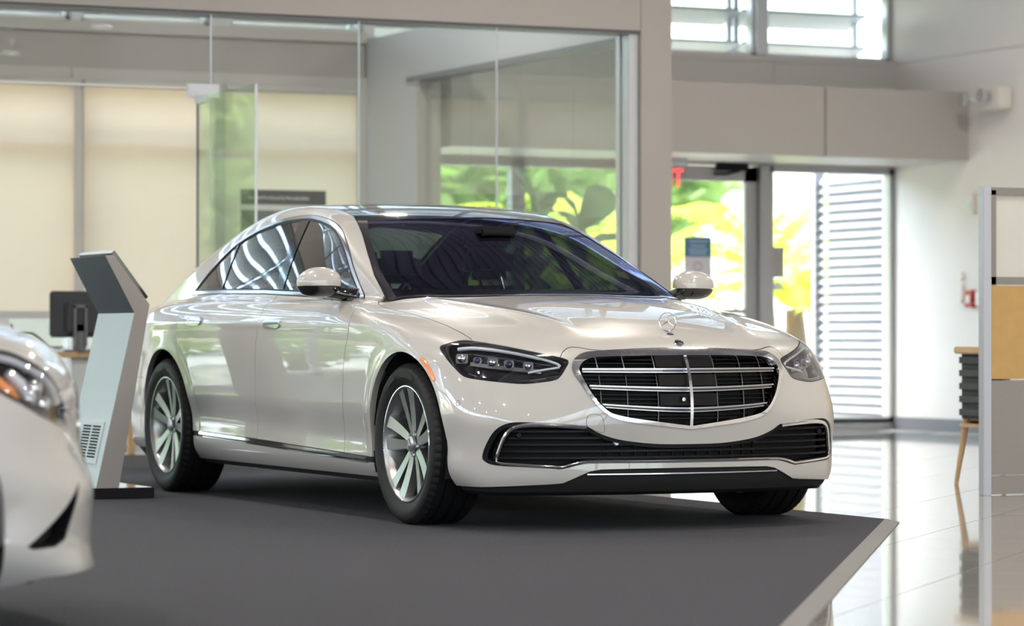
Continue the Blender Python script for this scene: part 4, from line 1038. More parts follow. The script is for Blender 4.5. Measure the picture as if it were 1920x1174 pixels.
# downlights
MAT['lamp_glow'] = M('lamp_lens', (.9, .88, .8), emit=(1, .91, .78), estr=190)
dl = None
for ix in range(7):
    for iy in range(6):
        x = -8.2 + ix * 4.4 + (1.1 if iy % 2 else 0); y = -14 + iy * 4.1
        if dl is None:
            dl = empty('downlight', (0, 0, 0)); tag(dl, 'round downlight hanging under the ribbed ceiling', 'lamp', 'ceiling downlights')
            MB().lathe([(.13, 0), (.16, -.01), (.17, .10), (.13, .12)], 'z', 24).build('lamp_ring', MAT['alu_light'], dl, smooth=True)
            MB().lathe([(0, .02), (.128, .02)], 'z', 24).build('lamp_lens', MAT['lamp_glow'], dl, fix=False); MB().tube([(0, 0, .1), (0, 0, ZC - 5.0)], .012, 6).build('lamp_rod', MAT['alu_light'], dl); q = dl
        else: q = copy_tree(dl)
        q.location = (x, y, 5.0)
# portals guide the sky light through the openings
def portal(loc, sx, sy, rot):
    l = bpy.data.lights.new('portal', 'AREA'); l.shape = 'RECTANGLE'; l.size = sx; l.size_y = sy; l.cycles.is_portal = True
    o = bpy.data.objects.new('portal', l); COL.objects.link(o); o.location = loc; o.rotation_euler = rot
portal((XB + .3, (YL + YR) / 2, 2.4), 4.2, YR - YL, (0, math.radians(90), 0)); portal(((XF + XB) / 2, YL - .3, 3.75), XB - XF, 1.1, (math.radians(90), 0, 0))
portal((XF - .2, (YL + YR) / 2, 3.45), 7.0, YR - YL, (0, math.radians(-90), 0))
MAT['oak'] = M('oak', (.55, .37, .20), rough=.5, noise=.15, nscale=12); MAT['white_lam'] = M('white_laminate', (.72, .74, .75), rough=.5, noise=.02)
# ------------------------------------------------------------------ glass office
of = empty('wall_1', (0, 0, 0)); tag(of, 'grey fascia, pillar and side wall of the glass office', None, None, S_)
box('office_fascia', (-6.76, -9, 2.92), (-6.46, 3.56, 3.30), MAT['grey_wall'], of); box('fascia_shadow_gap', (-6.7, -9, 2.90), (-6.48, 3.56, 2.92), MAT['base'], of)
box('office_pillar', (-6.76, 3.565, FZ), (-6.46, 3.80, 3.30), MAT['grey_wall'], of)
box('side_wall_head', (XF, 3.55, 2.90), (-6.66, 3.68, 3.28), MAT['office_wall'], of); box('head_frame', (-10.5, 3.53, 2.86), (-6.66, 3.70, 2.90), MAT['base'], of)
box('side_wall_end', (XF, 3.55, FZ), (-10.32, 3.68, 2.90), MAT['office_wall'], of); box('side_wall_jamb', (-10.32, 3.55, FZ), (-10.28, 3.74, 2.86), MAT['grey_wall'], of)
box('side_wall_post', (-6.72, 3.50, FZ), (-6.66, 3.68, 2.90), MAT['alu_light'], of); box('side_wall_post', (-6.60, 3.49, FZ), (-6.5, 3.56, 2.92), MAT['alu_light'], of)
xs_ = [-10.28, -9.4, -8.5, -7.6, -6.72]
for a, b in zip(xs_[:-1], xs_[1:]): box('side_pane', (a + .004, 3.60, FZ), (b - .004, 3.612, 2.88), MAT['office_glass'], of)
ys_ = [-5.5, -4.3, -3.1, -1.9]
for a, b in zip(ys_[:-1], ys_[1:]): box('front_pane', (-6.506, a + .002, 0), (-6.494, b - .002, 2.92), MAT['office_glass'], of)
for a, b in ((.46, 1.49), (1.49, 2.49), (2.49, 3.49)): box('front_pane', (-6.506, a + .002, 0), (-6.494, b - .002, 2.92), MAT['office_glass'], of)
box('front_pane', (-6.506, -1.898, 2.43), (-6.494, .458, 2.92), MAT['office_glass'], of); box('transom_strip', (-6.510, -1.9, 2.413), (-6.490, .40, 2.426), MAT['white_lam'], of)
for yj in (.46, 1.49, 2.49): box('glass_joint', (-6.509, yj - .003, 0), (-6.491, yj + .003, 2.92), MAT['alu_light'], of)
gd = empty('glass_door', (-6.5, .37, 0)); tag(gd, 'open frameless glass door leaf swung out beside the white sedan\'s roof', 'door')
box('door_pane', (0, -.006, .02), (1.08, .006, 2.37), MAT['door_glass'], gd); box('door_edge', (-.006, -.007, .02), (.006, .007, 2.37), MAT['base'], gd); box('door_outer_edge', (1.078, -.007, .02), (1.088, .007, 2.37), MAT['alu_light'], gd)
box('pivot_patch', (-.02, -.07, 2.36), (.02, .14, 2.45), MAT['alu_light'], gd); box('pivot_patch', (0, -.02, 2.32), (.16, .02, 2.37), MAT['alu_light'], gd)
# desk and what stands on it
DX = -8.15
dk = empty('office_desk', (DX, -.45, 0)); tag(dk, 'pale wooden office desk with the computer monitor on it', 'desk')
box('desk_top', (-.75, -1.1, .675), (.02, 1.0, .715), MAT['oak'], dk, .004)
for y0, mm in ((.92, 'oak'), (-1.05, 'oak')):
    for xx in (-.03, -.70): box('leg', (xx - .025, y0 - .025, 0), (xx + .025, y0 + .025, .675), MAT[mm], dk, .004)
box('cable_panel', (-.06, .50, .30), (-.03, .68, .675), MAT['white_lam'], dk)
MAT['pc'] = M('monitor_plastic', (.035, .036, .045), rough=.45, noise=.1); MAT['pc_grey'] = M('monitor_stand_grey', (.16, .165, .18), rough=.4, noise=.08)
mo = empty('computer_monitor', (DX - .1, .11, .715)); tag(mo, 'black computer monitor seen from behind on the office desk', 'monitor')
b = MB().box((-.02, -.20, .10), (.02, .22, .42)); b.build('monitor_shell', MAT['pc'], mo, bevel=.012, smooth=True)
box('monitor_back', (.02, -.10, .13), (.05, .12, .35), MAT['pc'], mo, .012); MB().box((.05, -.045, .04), (.065, -.028, .32)).box((.05, .032, .04), (.065, .05, .32)).box((.05, -.045, .305), (.065, .05, .325)).build('stand_frame', MAT['pc_grey'], mo)
box('stand_column', (.0, -.04, .0), (.05, .045, .20), MAT['pc_grey'], mo, .008); MB().lathe([(0, .015), (.10, .012), (.11, 0)], 'z', 24, c=(.02, 0, 0)).build('stand_base', MAT['pc'], mo, smooth=True); box('screen', (-.022, -.185, .115), (-.019, .205, .405), MAT['gloss_black'], mo)
hs = empty('desk_phone', (DX - .12, -.20, .715)); tag(hs, 'black telephone handset with curled cord beside the monitor', 'telephone')
box('phone_body', (-.10, -.10, 0), (.08, .10, .05), MAT['pc'], hs, .015)
MB().tube([(-.02, -.11, .07), (-.02, -.10, .11), (-.02, -.05, .13), (-.02, 0, .125), (-.02, .05, .09), (-.02, .09, .04)], [.02, .022, .012, .011, .012, .02], 10).build('handset', MAT['pc'], hs, smooth=True)
MB().tube([(0, .10 + .008 * k, .03 + .012 * math.sin(k * 1.7)) for k in range(14)], .005, 6).build('cord', MAT['pc'], hs, smooth=True)
MAT['carton'] = M('white_carton', (.75, .74, .76), rough=.6, noise=.03); MAT['pink'] = M('magenta_print', (.45, .03, .12), rough=.5, noise=.1); MAT['paperblue'] = M('blue_print', (.12, .28, .5), rough=.5, noise=.1)
pb = empty('brochure_box', (DX - .1, -.50, .715)); tag(pb, 'white printed carton on the desk at the picture\'s left edge', 'box')
box('carton', (-.08, -.25, 0), (.08, .10, .23), MAT['carton'], pb, .004); box('print_band', (.081, .03, .08), (.083, .09, .12), MAT['paperblue'], pb)
mk_ = MB().tube([(0, .0, 0), (0, .0, .16)], .014, 10).tube([(0, 0, .16), (0, 0, .19)], .009, 10).build('small_bottle', MAT['pink'], None, smooth=True); mk_.location = (DX - .06, -.37, .715); tag(mk_, 'small magenta bottle beside the white carton on the desk', 'bottle')
och = empty('office_chair', (-8.75, .85, 0)); tag(och, 'black office chair on castors behind the sedan\'s rear wheel', 'chair')
for k in range(5):
    a = math.radians(72 * k + 10); e = (math.cos(a), math.sin(a))
    MB().tube([(0, 0, .12), (.30 * e[0], .30 * e[1], .085)], [.03, .018], 8).build('base_arm', MAT['pc'], och, smooth=True)
    MB().tube([(.30 * e[0] - .02, .30 * e[1], .032), (.30 * e[0] + .02, .30 * e[1], .032)], .032, 14).build('castor', MAT['pc'], och, smooth=True)
MB().tube([(0, 0, .10), (0, 0, .45)], .03, 12).build('gas_column', MAT['pc_grey'], och, smooth=True); box('seat', (-.24, -.24, .45), (.24, .24, .53), MAT['pc'], och, .03)
# framed poster behind the sedan
MAT['poster_black'] = M('poster_black', (.012, .010, .010), rough=.35, noise=.1); MAT['poster_grey'] = M('poster_photo', (.10, .10, .105), rough=.4, noise=.6, nscale=3); MAT['poster_pale'] = M('poster_pale', (.62, .62, .60), rough=.4, noise=.05); MAT['ink'] = M('white_ink', (.75, .75, .75), rough=.6, noise=.02)
po = empty('framed_poster', (-11.0, 2.31, -.02)); tag(po, 'black and grey advertising poster on a stand behind the sedan\'s roof', 'poster')
PW = .73
box('poster_board', (-.012, 0, 1.05), (0, PW, 2.02), MAT['poster_black'], po); box('poster_gap', (0, 0, 1.855), (.002, PW, 1.90), MAT['poster_pale'], po); box('poster_picture', (0, 0, 1.30), (.002, PW, 1.855), MAT['poster_grey'], po); box('poster_sky', (.001, 0, 1.82), (.003, PW, 1.855), MAT['poster_pale'], po) if 0 else None
box('poster_leg', (-.03, .05, 0), (-.012, .08, 1.05), MAT['trim_black'], po); box('poster_leg', (-.03, PW - .08, 0), (-.012, PW - .05, 1.05), MAT['trim_black'], po); box('poster_foot', (-.2, .03, 0), (.15, .10, .02), MAT['trim_black'], po); box('poster_foot', (-.2, PW - .10, 0), (.15, PW - .03, .02), MAT['trim_black'], po)
def text(name, s, size, loc, mat, parent=None, width=None, depth=.001, facing='x'):
    c = bpy.data.curves.new(name, 'FONT'); c.body = s; c.size = size; c.extrude = depth; c.align_x = 'LEFT'; c.materials.append(mat)
    o = bpy.data.objects.new(name, c); COL.objects.link(o); o.parent = parent
    o.matrix_local = Matrix(((0, 0, 1, loc[0]), (1, 0, 0, loc[1]), (0, 1, 0, loc[2]), (0, 0, 0, 1)))
    if width:
        bpy.context.view_layer.update(); w_ = max(o.dimensions.x, 1e-3); s_ = width / w_; o.matrix_local = o.matrix_local @ Matrix.Diagonal((s_, 1, 1, 1))
    bpy.context.view_layer.update(); me = bpy.data.meshes.new_from_object(o.evaluated_get(bpy.context.evaluated_depsgraph_get()))
    o2 = bpy.data.objects.new(name, me); COL.objects.link(o2); o2.parent = parent; o2.matrix_local = o.matrix_local.copy(); bpy.data.objects.remove(o)
    return o2
text('poster_line', 'Certified Pre-Owned by Mercedes-Benz', .035, (.003, .06, 1.945), MAT['ink'], po, width=.52)
# ------------------------------------------------------------------ kiosk
MAT['slate'] = M('slate_panel', (.062, .072, .088), rough=.45, noise=.04); MAT['ice'] = M('pale_blue_panel', (.48, .57, .59), rough=.5, noise=.03, nscale=5); MAT['taupe'] = M('taupe_side_panel', (.36, .33, .31), rough=.5, noise=.03)
ki = empty('information_kiosk', (-2.60, -1.40, .001)); tag(ki, 'slanted grey information kiosk with tilted screen between the two white cars', 'kiosk')
w_ = -.60
top_b, top_f, el_f, el_b, ft_f, ft_b = (-.085, 1.232), (-.040, 1.236), (.150, .985), (.070, .942), (-.012, .055), (-.130, .055)
q3 = lambda p, x=0: (x, p[0], p[1])
MB().prism([q3(top_b), q3(top_f), q3(el_f), q3(el_b)], (w_, 0, 0)).build('kiosk_head', MAT['taupe'], ki); MB().prism([q3(el_b), q3(el_f), q3(ft_f), q3(ft_b)], (w_, 0, 0)).build('kiosk_column', MAT['taupe'], ki)
def cover(a, b, name, mat, inset=0):
    d = Vector((0, a[0] - b[0], a[1] - b[1])).normalized(); n_ = Vector((0, -d.z, d.y)); n_ = n_ if n_.y < 0 else -n_
    A, B = Vector(q3(a)), Vector(q3(b)); MB().prism([A, B, B + Vector((w_, 0, 0)), A + Vector((w_, 0, 0))], n_ * .003).build(name, mat, ki)
cover(top_b, el_b, 'back_panel_upper', MAT['slate']); cover(el_b, ft_b, 'back_panel_lower', MAT['ice'])
d = Vector((0, top_f[0] - el_f[0], top_f[1] - el_f[1])); n_ = Vector((0, -d.z, d.y)).normalized(); n_ = -n_ if n_.y < 0 else n_
A = Vector(q3(top_f, -.02)) + d.normalized() * .012 + n_ * .001; B = Vector(q3(el_f, -.02)) + d.normalized() * .03 + n_ * .001
MB().prism([A, B, B + Vector((w_ + .04, 0, 0)), A + Vector((w_ + .04, 0, 0))], n_ * .022).build('screen_slab', MAT['gloss_black'], ki, bevel=.002)
MB().prism([A + d.normalized() * .0005, A + d.normalized() * .0005 + n_ * .02, A + n_ * .02 + Vector((w_ + .04, 0, 0)), A + Vector((w_ + .04, 0, 0))], d.normalized() * .002).build('screen_top_edge', MAT['alu_light'], ki)
box('base_plate', (w_ - .12, -.36, .0), (.02, .17, .055), MAT['gloss_black'], ki, .004)
vd = Vector((0, el_b[0] - ft_b[0], el_b[1] - ft_b[1])).normalized(); vn = Vector((0, -vd.z, vd.y)); vn = vn if vn.y < 0 else -vn
def onback(x, s): return Vector((x, ft_b[0], ft_b[1])) + vd * s + vn * .004
P4 = [onback(-.08, .12), onback(-.08, .34), onback(-.46, .34), onback(-.46, .12)]
vt = MB().prism(P4, vn * .004).build('vent_plate', MAT['ice'], ki)
for r in range(11):
    s0 = .15 + r * .0158
    for x0, x1 in ((-.12, -.25), (-.28, -.41)): MB().prism([onback(x0, s0) + vn * .0045, onback(x0, s0 + .009) + vn * .0045, onback(x1, s0 + .009) + vn * .0045, onback(x1, s0) + vn * .0045], vn * .0006).build('vent_slot', MAT['matte_black'], vt)
# ------------------------------------------------------------------ cubicle partition and chair
MAT['wood_panel'] = M('honey_wood_veneer', (.50, .31, .11), rough=.45, noise=.12, nscale=14); MAT['frost'] = M('frosted_glass', (.62, .62, .58), rough=.3, noise=.03); MAT['frame_grey'] = M('frame_grey', (.24, .235, .225), rough=.45, noise=.03); MAT['panel_grey'] = M('grey_fabric_panel', (.27, .255, .245), rough=.8, noise=.08, nscale=120); MAT['post'] = M('post_pale_aluminium', (.50, .53, .60), rough=.4, metal=.2, noise=.02)
cu = empty('cubicle_partition', (-1.17, 2.84, FZ)); tag(cu, 'office partition of wood, grey and frosted glass panels at the right edge', 'partition')
box('post', (-.05, 0, 0), (0, .05, 1.62), MAT['post'], cu, .003)
def bay(y0, y1):
    m = MB()
    for a, b, c, d in ((y0, y1, 1.575, 1.615), (y0, y0 + .03, 1.10, 1.6), (y1 - .03, y1, 1.10, 1.6), (y0, y1, 1.105, 1.145)): m.box((-.045, a, c), (-.005, b, d))
    m.build('glazing_frame', MAT['frame_grey'], cu)
    box('frosted_pane', (-.03, y0 + .03, 1.145), (-.02, y1 - .03, 1.575), MAT['frost'], cu); box('wood_panel', (-.045, y0, .61), (-.005, y1, 1.10), MAT['wood_panel'], cu); box('grey_panel', (-.045, y0, .105), (-.004, y1, .602), MAT['panel_grey'], cu); box('kick_panel', (-.045, y0, .005), (-.002, y1, .10), MAT['frame_grey'] if 0 else MAT['panel_grey'], cu)
bay(.052, 1.15); box('post', (-.05, 1.152, 0), (0, 1.202, 1.62), MAT['post'], cu, .003); bay(1.204, 2.4)
MAT['oak_pale'] = M('pale_oak', (.60, .43, .25), rough=.45, noise=.12, nscale=14); MAT['slate_fabric'] = M('slate_upholstery', (.075, .085, .095), rough=.8, noise=.1, nscale=150)
ch = empty('visitor_chair', (-2.08, 3.65, FZ), -math.pi / 2); tag(ch, 'oak chair with ribbed slate backrest behind the cubicle partition', 'chair')
for k in range(5):
    z0 = .372 + k * .073; b = MB().box((.20, -.20, z0), (.25, .22, z0 + .072)); b.build('backrest_rib', MAT['slate_fabric'], ch, bevel=.018, smooth=True)
box('back_rail', (.19, -.225, .735), (.262, .245, .775), MAT['oak_pale'], ch, .008); box('back_frame', (.19, -.225, .36), (.20, .245, .74), MAT['oak_pale'], ch, .004)
box('seat', (-.24, -.22, .34), (.20, .24, .42), MAT['slate_fabric'], ch, .03); box('seat_rail', (-.22, -.20, .32), (.24, .22, .345), MAT['oak_pale'], ch, .005)
for sx, sy in ((1, -1), (1, 1), (-1, -1), (-1, 1)):
    MB().tube([(.20 * sx, .18 * sy, .37), (.235 * sx, .235 * sy, .0)], [.022, .013], 10).build('leg', MAT['oak_pale'], ch, smooth=True)
# ------------------------------------------------------------------ wall devices
MAT['plastic'] = M('white_plastic', (.72, .69, .65), rough=.45, noise=.02); MAT['fire'] = M('red_enamel', (.42, .02, .04), rough=.35, noise=.05); MAT['exit_red'] = M('exit_red', (.75, .03, .03), rough=.5, noise=.05, emit=(1, .05, .05), estr=1.0)
em = empty('emergency_light', (-9.70, YR, 2.84)); tag(em, 'white twin-head emergency light on the white wall', 'lamp')
box('lamp_case', (-.19, -.13, -.10), (.17, 0, .09), MAT['plastic'], em, .012)
for x, z in ((-.27, .0), (.02, .02)):
    MB().lathe([(.012, .05), (.04, .035), (.062, -.03), (.058, -.042), (0, -.036)], 'y', 20, c=(x, -.19, z)).build('lamp_head', MAT['lamp_silver'], em, smooth=True)
MB().tube([(-.19, -.1, 0), (-.25, -.16, 0)], .02, 8).build('head_bracket', MAT['plastic'], em)
for nm, lb, x0, x1, z0, z1, mt, cat in (('wall_sensor', 'small white wall sensor under the emergency light', -10.17, -10.05, 1.88, 2.02, 'plastic', 'sensor'), ('wall_speaker', 'small white box beside the wall sensor, above the partition', -10.0, -9.9, 1.89, 2.02, 'plastic', 'box'), ('fire_alarm', 'red fire alarm pull station on the white wall', -10.20, -10.07, 1.07, 1.22, 'fire', 'alarm'), ('junction_box', 'white outlet box beside the red fire alarm', -10.03, -9.85, 1.08, 1.21, 'plastic', 'box')):
    o = empty(nm, ((x0 + x1) / 2, YR, (z0 + z1) / 2)); tag(o, lb, cat); a, c = (x1 - x0) / 2, (z1 - z0) / 2
    box('case', (-a, -.05, -c), (a, 0, c), MAT[mt], o, .008); box('face', (-a * .5, -.058, -c * .5), (a * .5, -.05, c * .4), MAT['plastic' if mt == 'fire' else 'alu_light'], o, .002)
for z, lb in ((1.15, 'lowest of three round white switches left of the fire alarm'), (1.245, 'middle of three round white switches left of the fire alarm'), (1.34, 'topmost of three round white switches left of the fire alarm')):
    o = MB().lathe([(0, -.03), (.035, -.028), (.042, 0)], 'y', 20).build('round_switch', MAT['plastic'], None, smooth=True); o.location = (-10.3, YR, z); tag(o, lb, 'switch', 'round wall switches')
ex = empty('exit_sign', (-11.0, 5.98, 2.08)); tag(ex, 'clear exit sign with red letters above the glass door', 'sign')
MAT['acrylic'] = glass_mat('clear_acrylic', (.9, .9, .9), .6); box('sign_panel', (-.006, -.03, -.01), (.006, .36, .20), MAT['acrylic'], ex); box('sign_rail', (-.03, -.03, .20), (.03, .36, .26), MAT['alu_light'], ex); text('letters', 'EXIT', .22, (.008, .0, .02), MAT['exit_red'], ex, width=.32, depth=.002)
MAT['notice_blue'] = M('blue_notice', (.09, .22, .36), rough=.5, noise=.05); MAT['notice_white'] = M('white_notice', (.75, .72, .75), rough=.5, noise=.02); MAT['faint'] = M('faint_print', (.55, .45, .50), rough=.6, noise=.02); MAT['pale_blue_print'] = M('pale_blue_print', (.35, .50, .65), rough=.6, noise=.02)
no = empty('door_notice', (XF - .02, 6.55, 1.29)); tag(no, 'blue and white paper notice taped on the glass door', 'notice')
box('notice_lower', (0, 0, 0), (.004, .27, .225), MAT['notice_white'], no); box('notice_upper', (0, 0, .225), (.004, .27, .40), MAT['notice_blue'], no)
for z, a, b in ((.36, .05, .23), (.32, .06, .21), (.285, .04, .23), (.255, .05, .22)): box('notice_print', (.004, a, z - .009), (.005, b, z + .009), MAT['pale_blue_print'], no)
MB().lathe([(.03, 0), (.045, 0)], 'x', 20, c=(.005, .135, .14)).build('notice_ring', MAT['faint'], no, fix=False); box('notice_print', (.004, .05, .05), (.005, .22, .062), MAT['faint'], no)
MAT['card_back'] = M('grey_card', (.40, .385, .375), rough=.7, noise=.03)
for nm, lb, a, b, c, d in (('hours_card', 'grey card on the sidelight beside the glass door', 7.43, 7.56, 1.34, 1.61), ('small_card', 'small pale card below the grey card on the sidelight', 7.445, 7.535, 1.235, 1.29)):
    o = box(nm, (XF - .04, a, c), (XF - .035, b, d), MAT['card_back' if nm[0] == 'h' else 'notice_white']); tag(o, lb, 'card')
# ------------------------------------------------------------------ fig plants behind the office side glass
random.seed(5)
MAT['stem'] = M('plant_stem', (.20, .16, .07), rough=.8, noise=.2); MAT['pot'] = M('grey_pot', (.30, .30, .31), rough=.6, noise=.05)
def fig_leaf():
    V = []; F = []; L = .30; prof = [(0, .004), (.08, .035), (.2, .065), (.4, .085), (.6, .105), (.78, .11), (.92, .075), (1.0, .01)]
    for t, hw_ in prof:
        z = .05 * math.sin(t * 2.6)
        for s in (-1, -.5, 0, .5, 1): V.append((t * L, s * hw_, z + .018 * abs(s) - .01 * (abs(s) == .5) + .008 * math.sin(t * 14) * abs(s)))
    for i in range(len(prof) - 1):
        for j in range(4): F.append((i * 5 + j, i * 5 + j + 1, i * 5 + 6 + j, i * 5 + 5 + j))
    return V, F
LV, LF = fig_leaf(); leaf_me = mk('leaf', LV, LF, MAT['fig'], None, smooth=True); lm = leaf_me.data; bpy.data.objects.remove(leaf_me)
def fig(loc, h, n, label, seed, spec=()):
    random.seed(seed); r = empty('fiddle_leaf_fig', loc); tag(r, label, 'plant', 'potted fig plants')
    MB().lathe([(0, 0), (.15, 0), (.19, .34), (.175, .34), (.165, .30), (0, .30)], 'z', 28).build('pot', MAT['pot'], r, smooth=True)
    MB().tube([(0, 0, .28), (.02, .01, .8), (-.02, .0, h * .75), (0, 0, h - .12)], [.018, .015, .012, .008], 8).build('stem', MAT['stem'], r, smooth=True)
    for k in range(n):
        z = h * (.35 + .6 * k / n); a = k * 2.4 + random.uniform(-.3, .3); o = bpy.data.objects.new('leaf', lm); COL.objects.link(o); o.parent = r
        o.location = (.01, 0, z); o.rotation_euler = (random.uniform(-.4, .4), -random.uniform(.2, .9), a); s = random.uniform(.75, 1.1); o.scale = (s, s, s)
    for (dy, z, rx, ry, rz, s) in spec:
        o = bpy.data.objects.new('leaf', lm); COL.objects.link(o); o.parent = r; o.location = (0, dy, z); o.rotation_euler = (rx, ry, rz); o.scale = (s, s, s)
fig((-9.0, 3.98, FZ), 1.95, 16, 'fiddle-leaf fig with narrow upturned leaves behind the glass, nearer the office wall', 3, [(-.05, 1.86, 0, -1.0, -1.9, .95), (0, 1.80, .3, -.35, 1.4, .9), (0, 1.78, .2, .2, 1.7, .9)])
fig((-9.0, 4.36, FZ), 1.80, 14, 'fiddle-leaf fig with one broad round leaf behind the glass, nearer the pillar', 8, [(0.0, 1.66, 1.45, -1.0, 1.35, 1.25), (-.02, 1.66, -.5, -.95, -1.6, .95)])
# ------------------------------------------------------------------ outside
og = tag(box('ground', (-60, -45, -.4), (XF - .18, 40, -.06), MAT['concrete']), kind=S_)
tag(box('ground_front', (XB + .2, -45, -.4), (70, 40, -.06), MAT['concrete']), kind=S_); tag(box('ground_side', (XF - .18, -60, -.4), (XB + .2, YL - .2, -.06), MAT['concrete']), kind=S_)
bd_ = tag(box('white_outbuilding', (-40, 10, -.06), (-34, 26, 3.0), MAT['stucco']), 'low white building beyond the palms outside the door', 'building'); 
tag(box('white_fill_wall', (-13.4, -3.0, -.06), (-13.2, 3.9, 1.25), MAT['stucco']), 'low white wall added outside to brighten the gap under the roller blinds', 'wall')  # added sunlit white surface, so the gap below the blinds shows bright
ls = empty('louvre_screen', (-11.62, 8.72, -.06)); tag(ls, 'white slatted screen standing outside the sidelight', 'screen')
for k in range(27):
    z = .10 + .085 * k
    MB().add([(-1.18, .0, z), (0, .0, z), (0, .05, z + .062), (-1.18, .05, z + .062), (-1.18, .012, z - .006), (0, .012, z - .006), (0, .062, z + .056), (-1.18, .062, z + .056)], [(0, 1, 2, 3), (7, 6, 5, 4), (0, 4, 5, 1), (1, 5, 6, 2), (2, 6, 7, 3), (3, 7, 4, 0)]).build('slat', MAT['white_slat'], ls)
    MB().box((-1.215, -.015, z - .012), (-1.18, .03, z + .016)).build('slat_clip', MAT['pc_grey'], ls)
box('screen_post', (-1.28, -.02, 0), (-1.215, .08, 2.5), MAT['white_slat'], ls); box('screen_back', (-1.18, .10, 0), (0, .12, 2.45), MAT['white_slat'], ls)
def frond(L, droop, nleaf, lw, ll, mb, base, az, el):
    d0 = Vector((math.cos(az), math.sin(az), 0)); p = Vector(base); e = el; prev = p.copy(); side = Vector((-math.sin(az), math.cos(az), 0)); pts = [p.copy()]
    for k in range(nleaf):
        stp = L / nleaf; e -= droop / nleaf; t = d0 * math.cos(e) + Vector((0, 0, 1)) * math.sin(e); p = p + t * stp; pts.append(p.copy())
        f = math.sin(min(1, .15 + k / nleaf) * math.pi * .92) * ll
        for s in (-1, 1):
            tip = p + side * s * f * .85 + t * f * .55 - Vector((0, 0, 1)) * f * .35; mb.add([p - t * lw, p + t * lw, tip], [(0, 1, 2)])
    mb.tube(pts[::2] + [pts[-1]], [.012] * len(pts[::2]) + [.004], 4, cap=False)
def palm(loc, h, nf, L, label, seed, group='palms outside', el0=(.7, 1.4)):
    random.seed(seed); r = empty('palm', loc); tag(r, label, 'palm', group); z0 = 0
    MB().tube([(0, 0, 0), (.03, .02, h * .5), (0, 0, h)], [.11, .13, .09], 10).build('trunk', MAT['bark'], r, smooth=True)
    for k in range(nf):
        mb = MB(); frond(L * random.uniform(.8, 1.1), random.uniform(1.1, 1.9), 22, .022, .42, mb, (0, 0, h), k * 2.39996 + random.uniform(-.3, .3), random.uniform(*el0)); mb.build('frond', MAT['palm'], r, fix=False)
palm((-15.0, 7.7, -.06), 1.0, 24, 1.75, 'bright yellow-green palm filling the glass door', 1); palm((-16.8, 10.4, -.06), 1.5, 20, 1.7, 'yellow-green palm behind the sidelight beside the slatted screen', 2); palm((-14.2, 9.27, -.06), 1.15, 14, 1.1, 'stout palm with thick brown trunk beside the slatted screen', 12)
palm((-15.2, 5.3, -.06), 1.1, 20, 1.8, 'yellow-green palm seen past the potted figs', 4); palm((-18.6, 9.2, -.06), 1.5, 18, 2.0, 'tall palm behind the bright door palm', 6); palm((-18.8, 6.6, -.06), 1.3, 18, 2.0, 'palm between the fig plants and the bright door palm', 7)
LEAFQ = None
def bush(loc, rx, rz, n, label, seed, trunk=0., group='trees outside', mat='tree', cat='tree', name='shade_tree'):
    random.seed(seed); r = empty(name, loc); tag(r, label, cat, group); mb = MB()
    for k in range(n):
        u = random.uniform(-1, 1); a = random.uniform(0, 6.283); q = random.uniform(.55, 1) ; s = math.sqrt(1 - u * u)
        c = Vector((rx * q * s * math.cos(a), rx * q * s * math.sin(a), trunk + rz + rz * q * u)); w1 = Vector((random.gauss(0, 1), random.gauss(0, 1), random.gauss(0, .6))).normalized(); w2 = w1.cross(Vector((random.gauss(0, 1), random.gauss(0, 1), random.gauss(0, 1)))).normalized(); l = rx * .11
        mb.add([c - w1 * l, c + w2 * l * .5, c + w1 * l, c - w2 * l * .5], [(0, 1, 2, 3)])
    tag(mb.build('foliage', MAT[mat], r, fix=False), kind='stuff')
    MB().tube([(0, 0, 0), (0, 0, trunk + rz)], [.12 + rx * .03, .05], 8).build('trunk', MAT['bark'], r, smooth=True)
bush((-13.6, 8.75, -.06), .40, .28, 900, 'low yellow-green shrub at the foot of the slatted screen', 21, 0, 'shrubs outside', 'palm', 'shrub', 'low_shrub')
for k, (x, y, rx, rz, tr) in enumerate(((-24, 5.2, 2.2, 2.4, .6), (-25, 10.2, 2.3, 2.4, .6), (-25, .4, 2.3, 2.4, .8), (-24, -4.6, 2.3, 2.0, .9), (-23, -9.6, 2.4, 2.2, .7), (-25, -14.6, 2.4, 2.4, .7), (-22, -19.6, 2.4, 2.3, .8), (-29, 14, 2.6, 2.0, 1.6), (-24, -25, 3.0, 2.4, 1.0))):
    bush((x, y, -.06), rx, rz, 2200, 'leafy green tree outside the back windows' if k > 1 else ('green tree beyond the palms behind the potted figs' if k == 0 else 'green tree beyond the palms behind the glass door'), 40 + k, tr)
hd_ = None
for k in range(9): bush((-15.6 - (k % 2) * .3, -1.5 - 1.7 * k, -.06), .80, .55, 900, 'clipped hedge shrub under the back windows, left of the picture', 60 + k, 0, 'hedge outside the back windows', 'tree', 'shrub', 'hedge_shrub')
# ------------------------------------------------------------------ the white sedan
car = Car(); SURF = Surf(car, .018, (-4.55, -1.06, .10), (1.0, .04, 1.56))
hero = empty('white_sedan'); tag(hero, 'pearl white luxury sedan with chrome grille on the charcoal carpet', 'car')
build_car(car, hero, SURF)
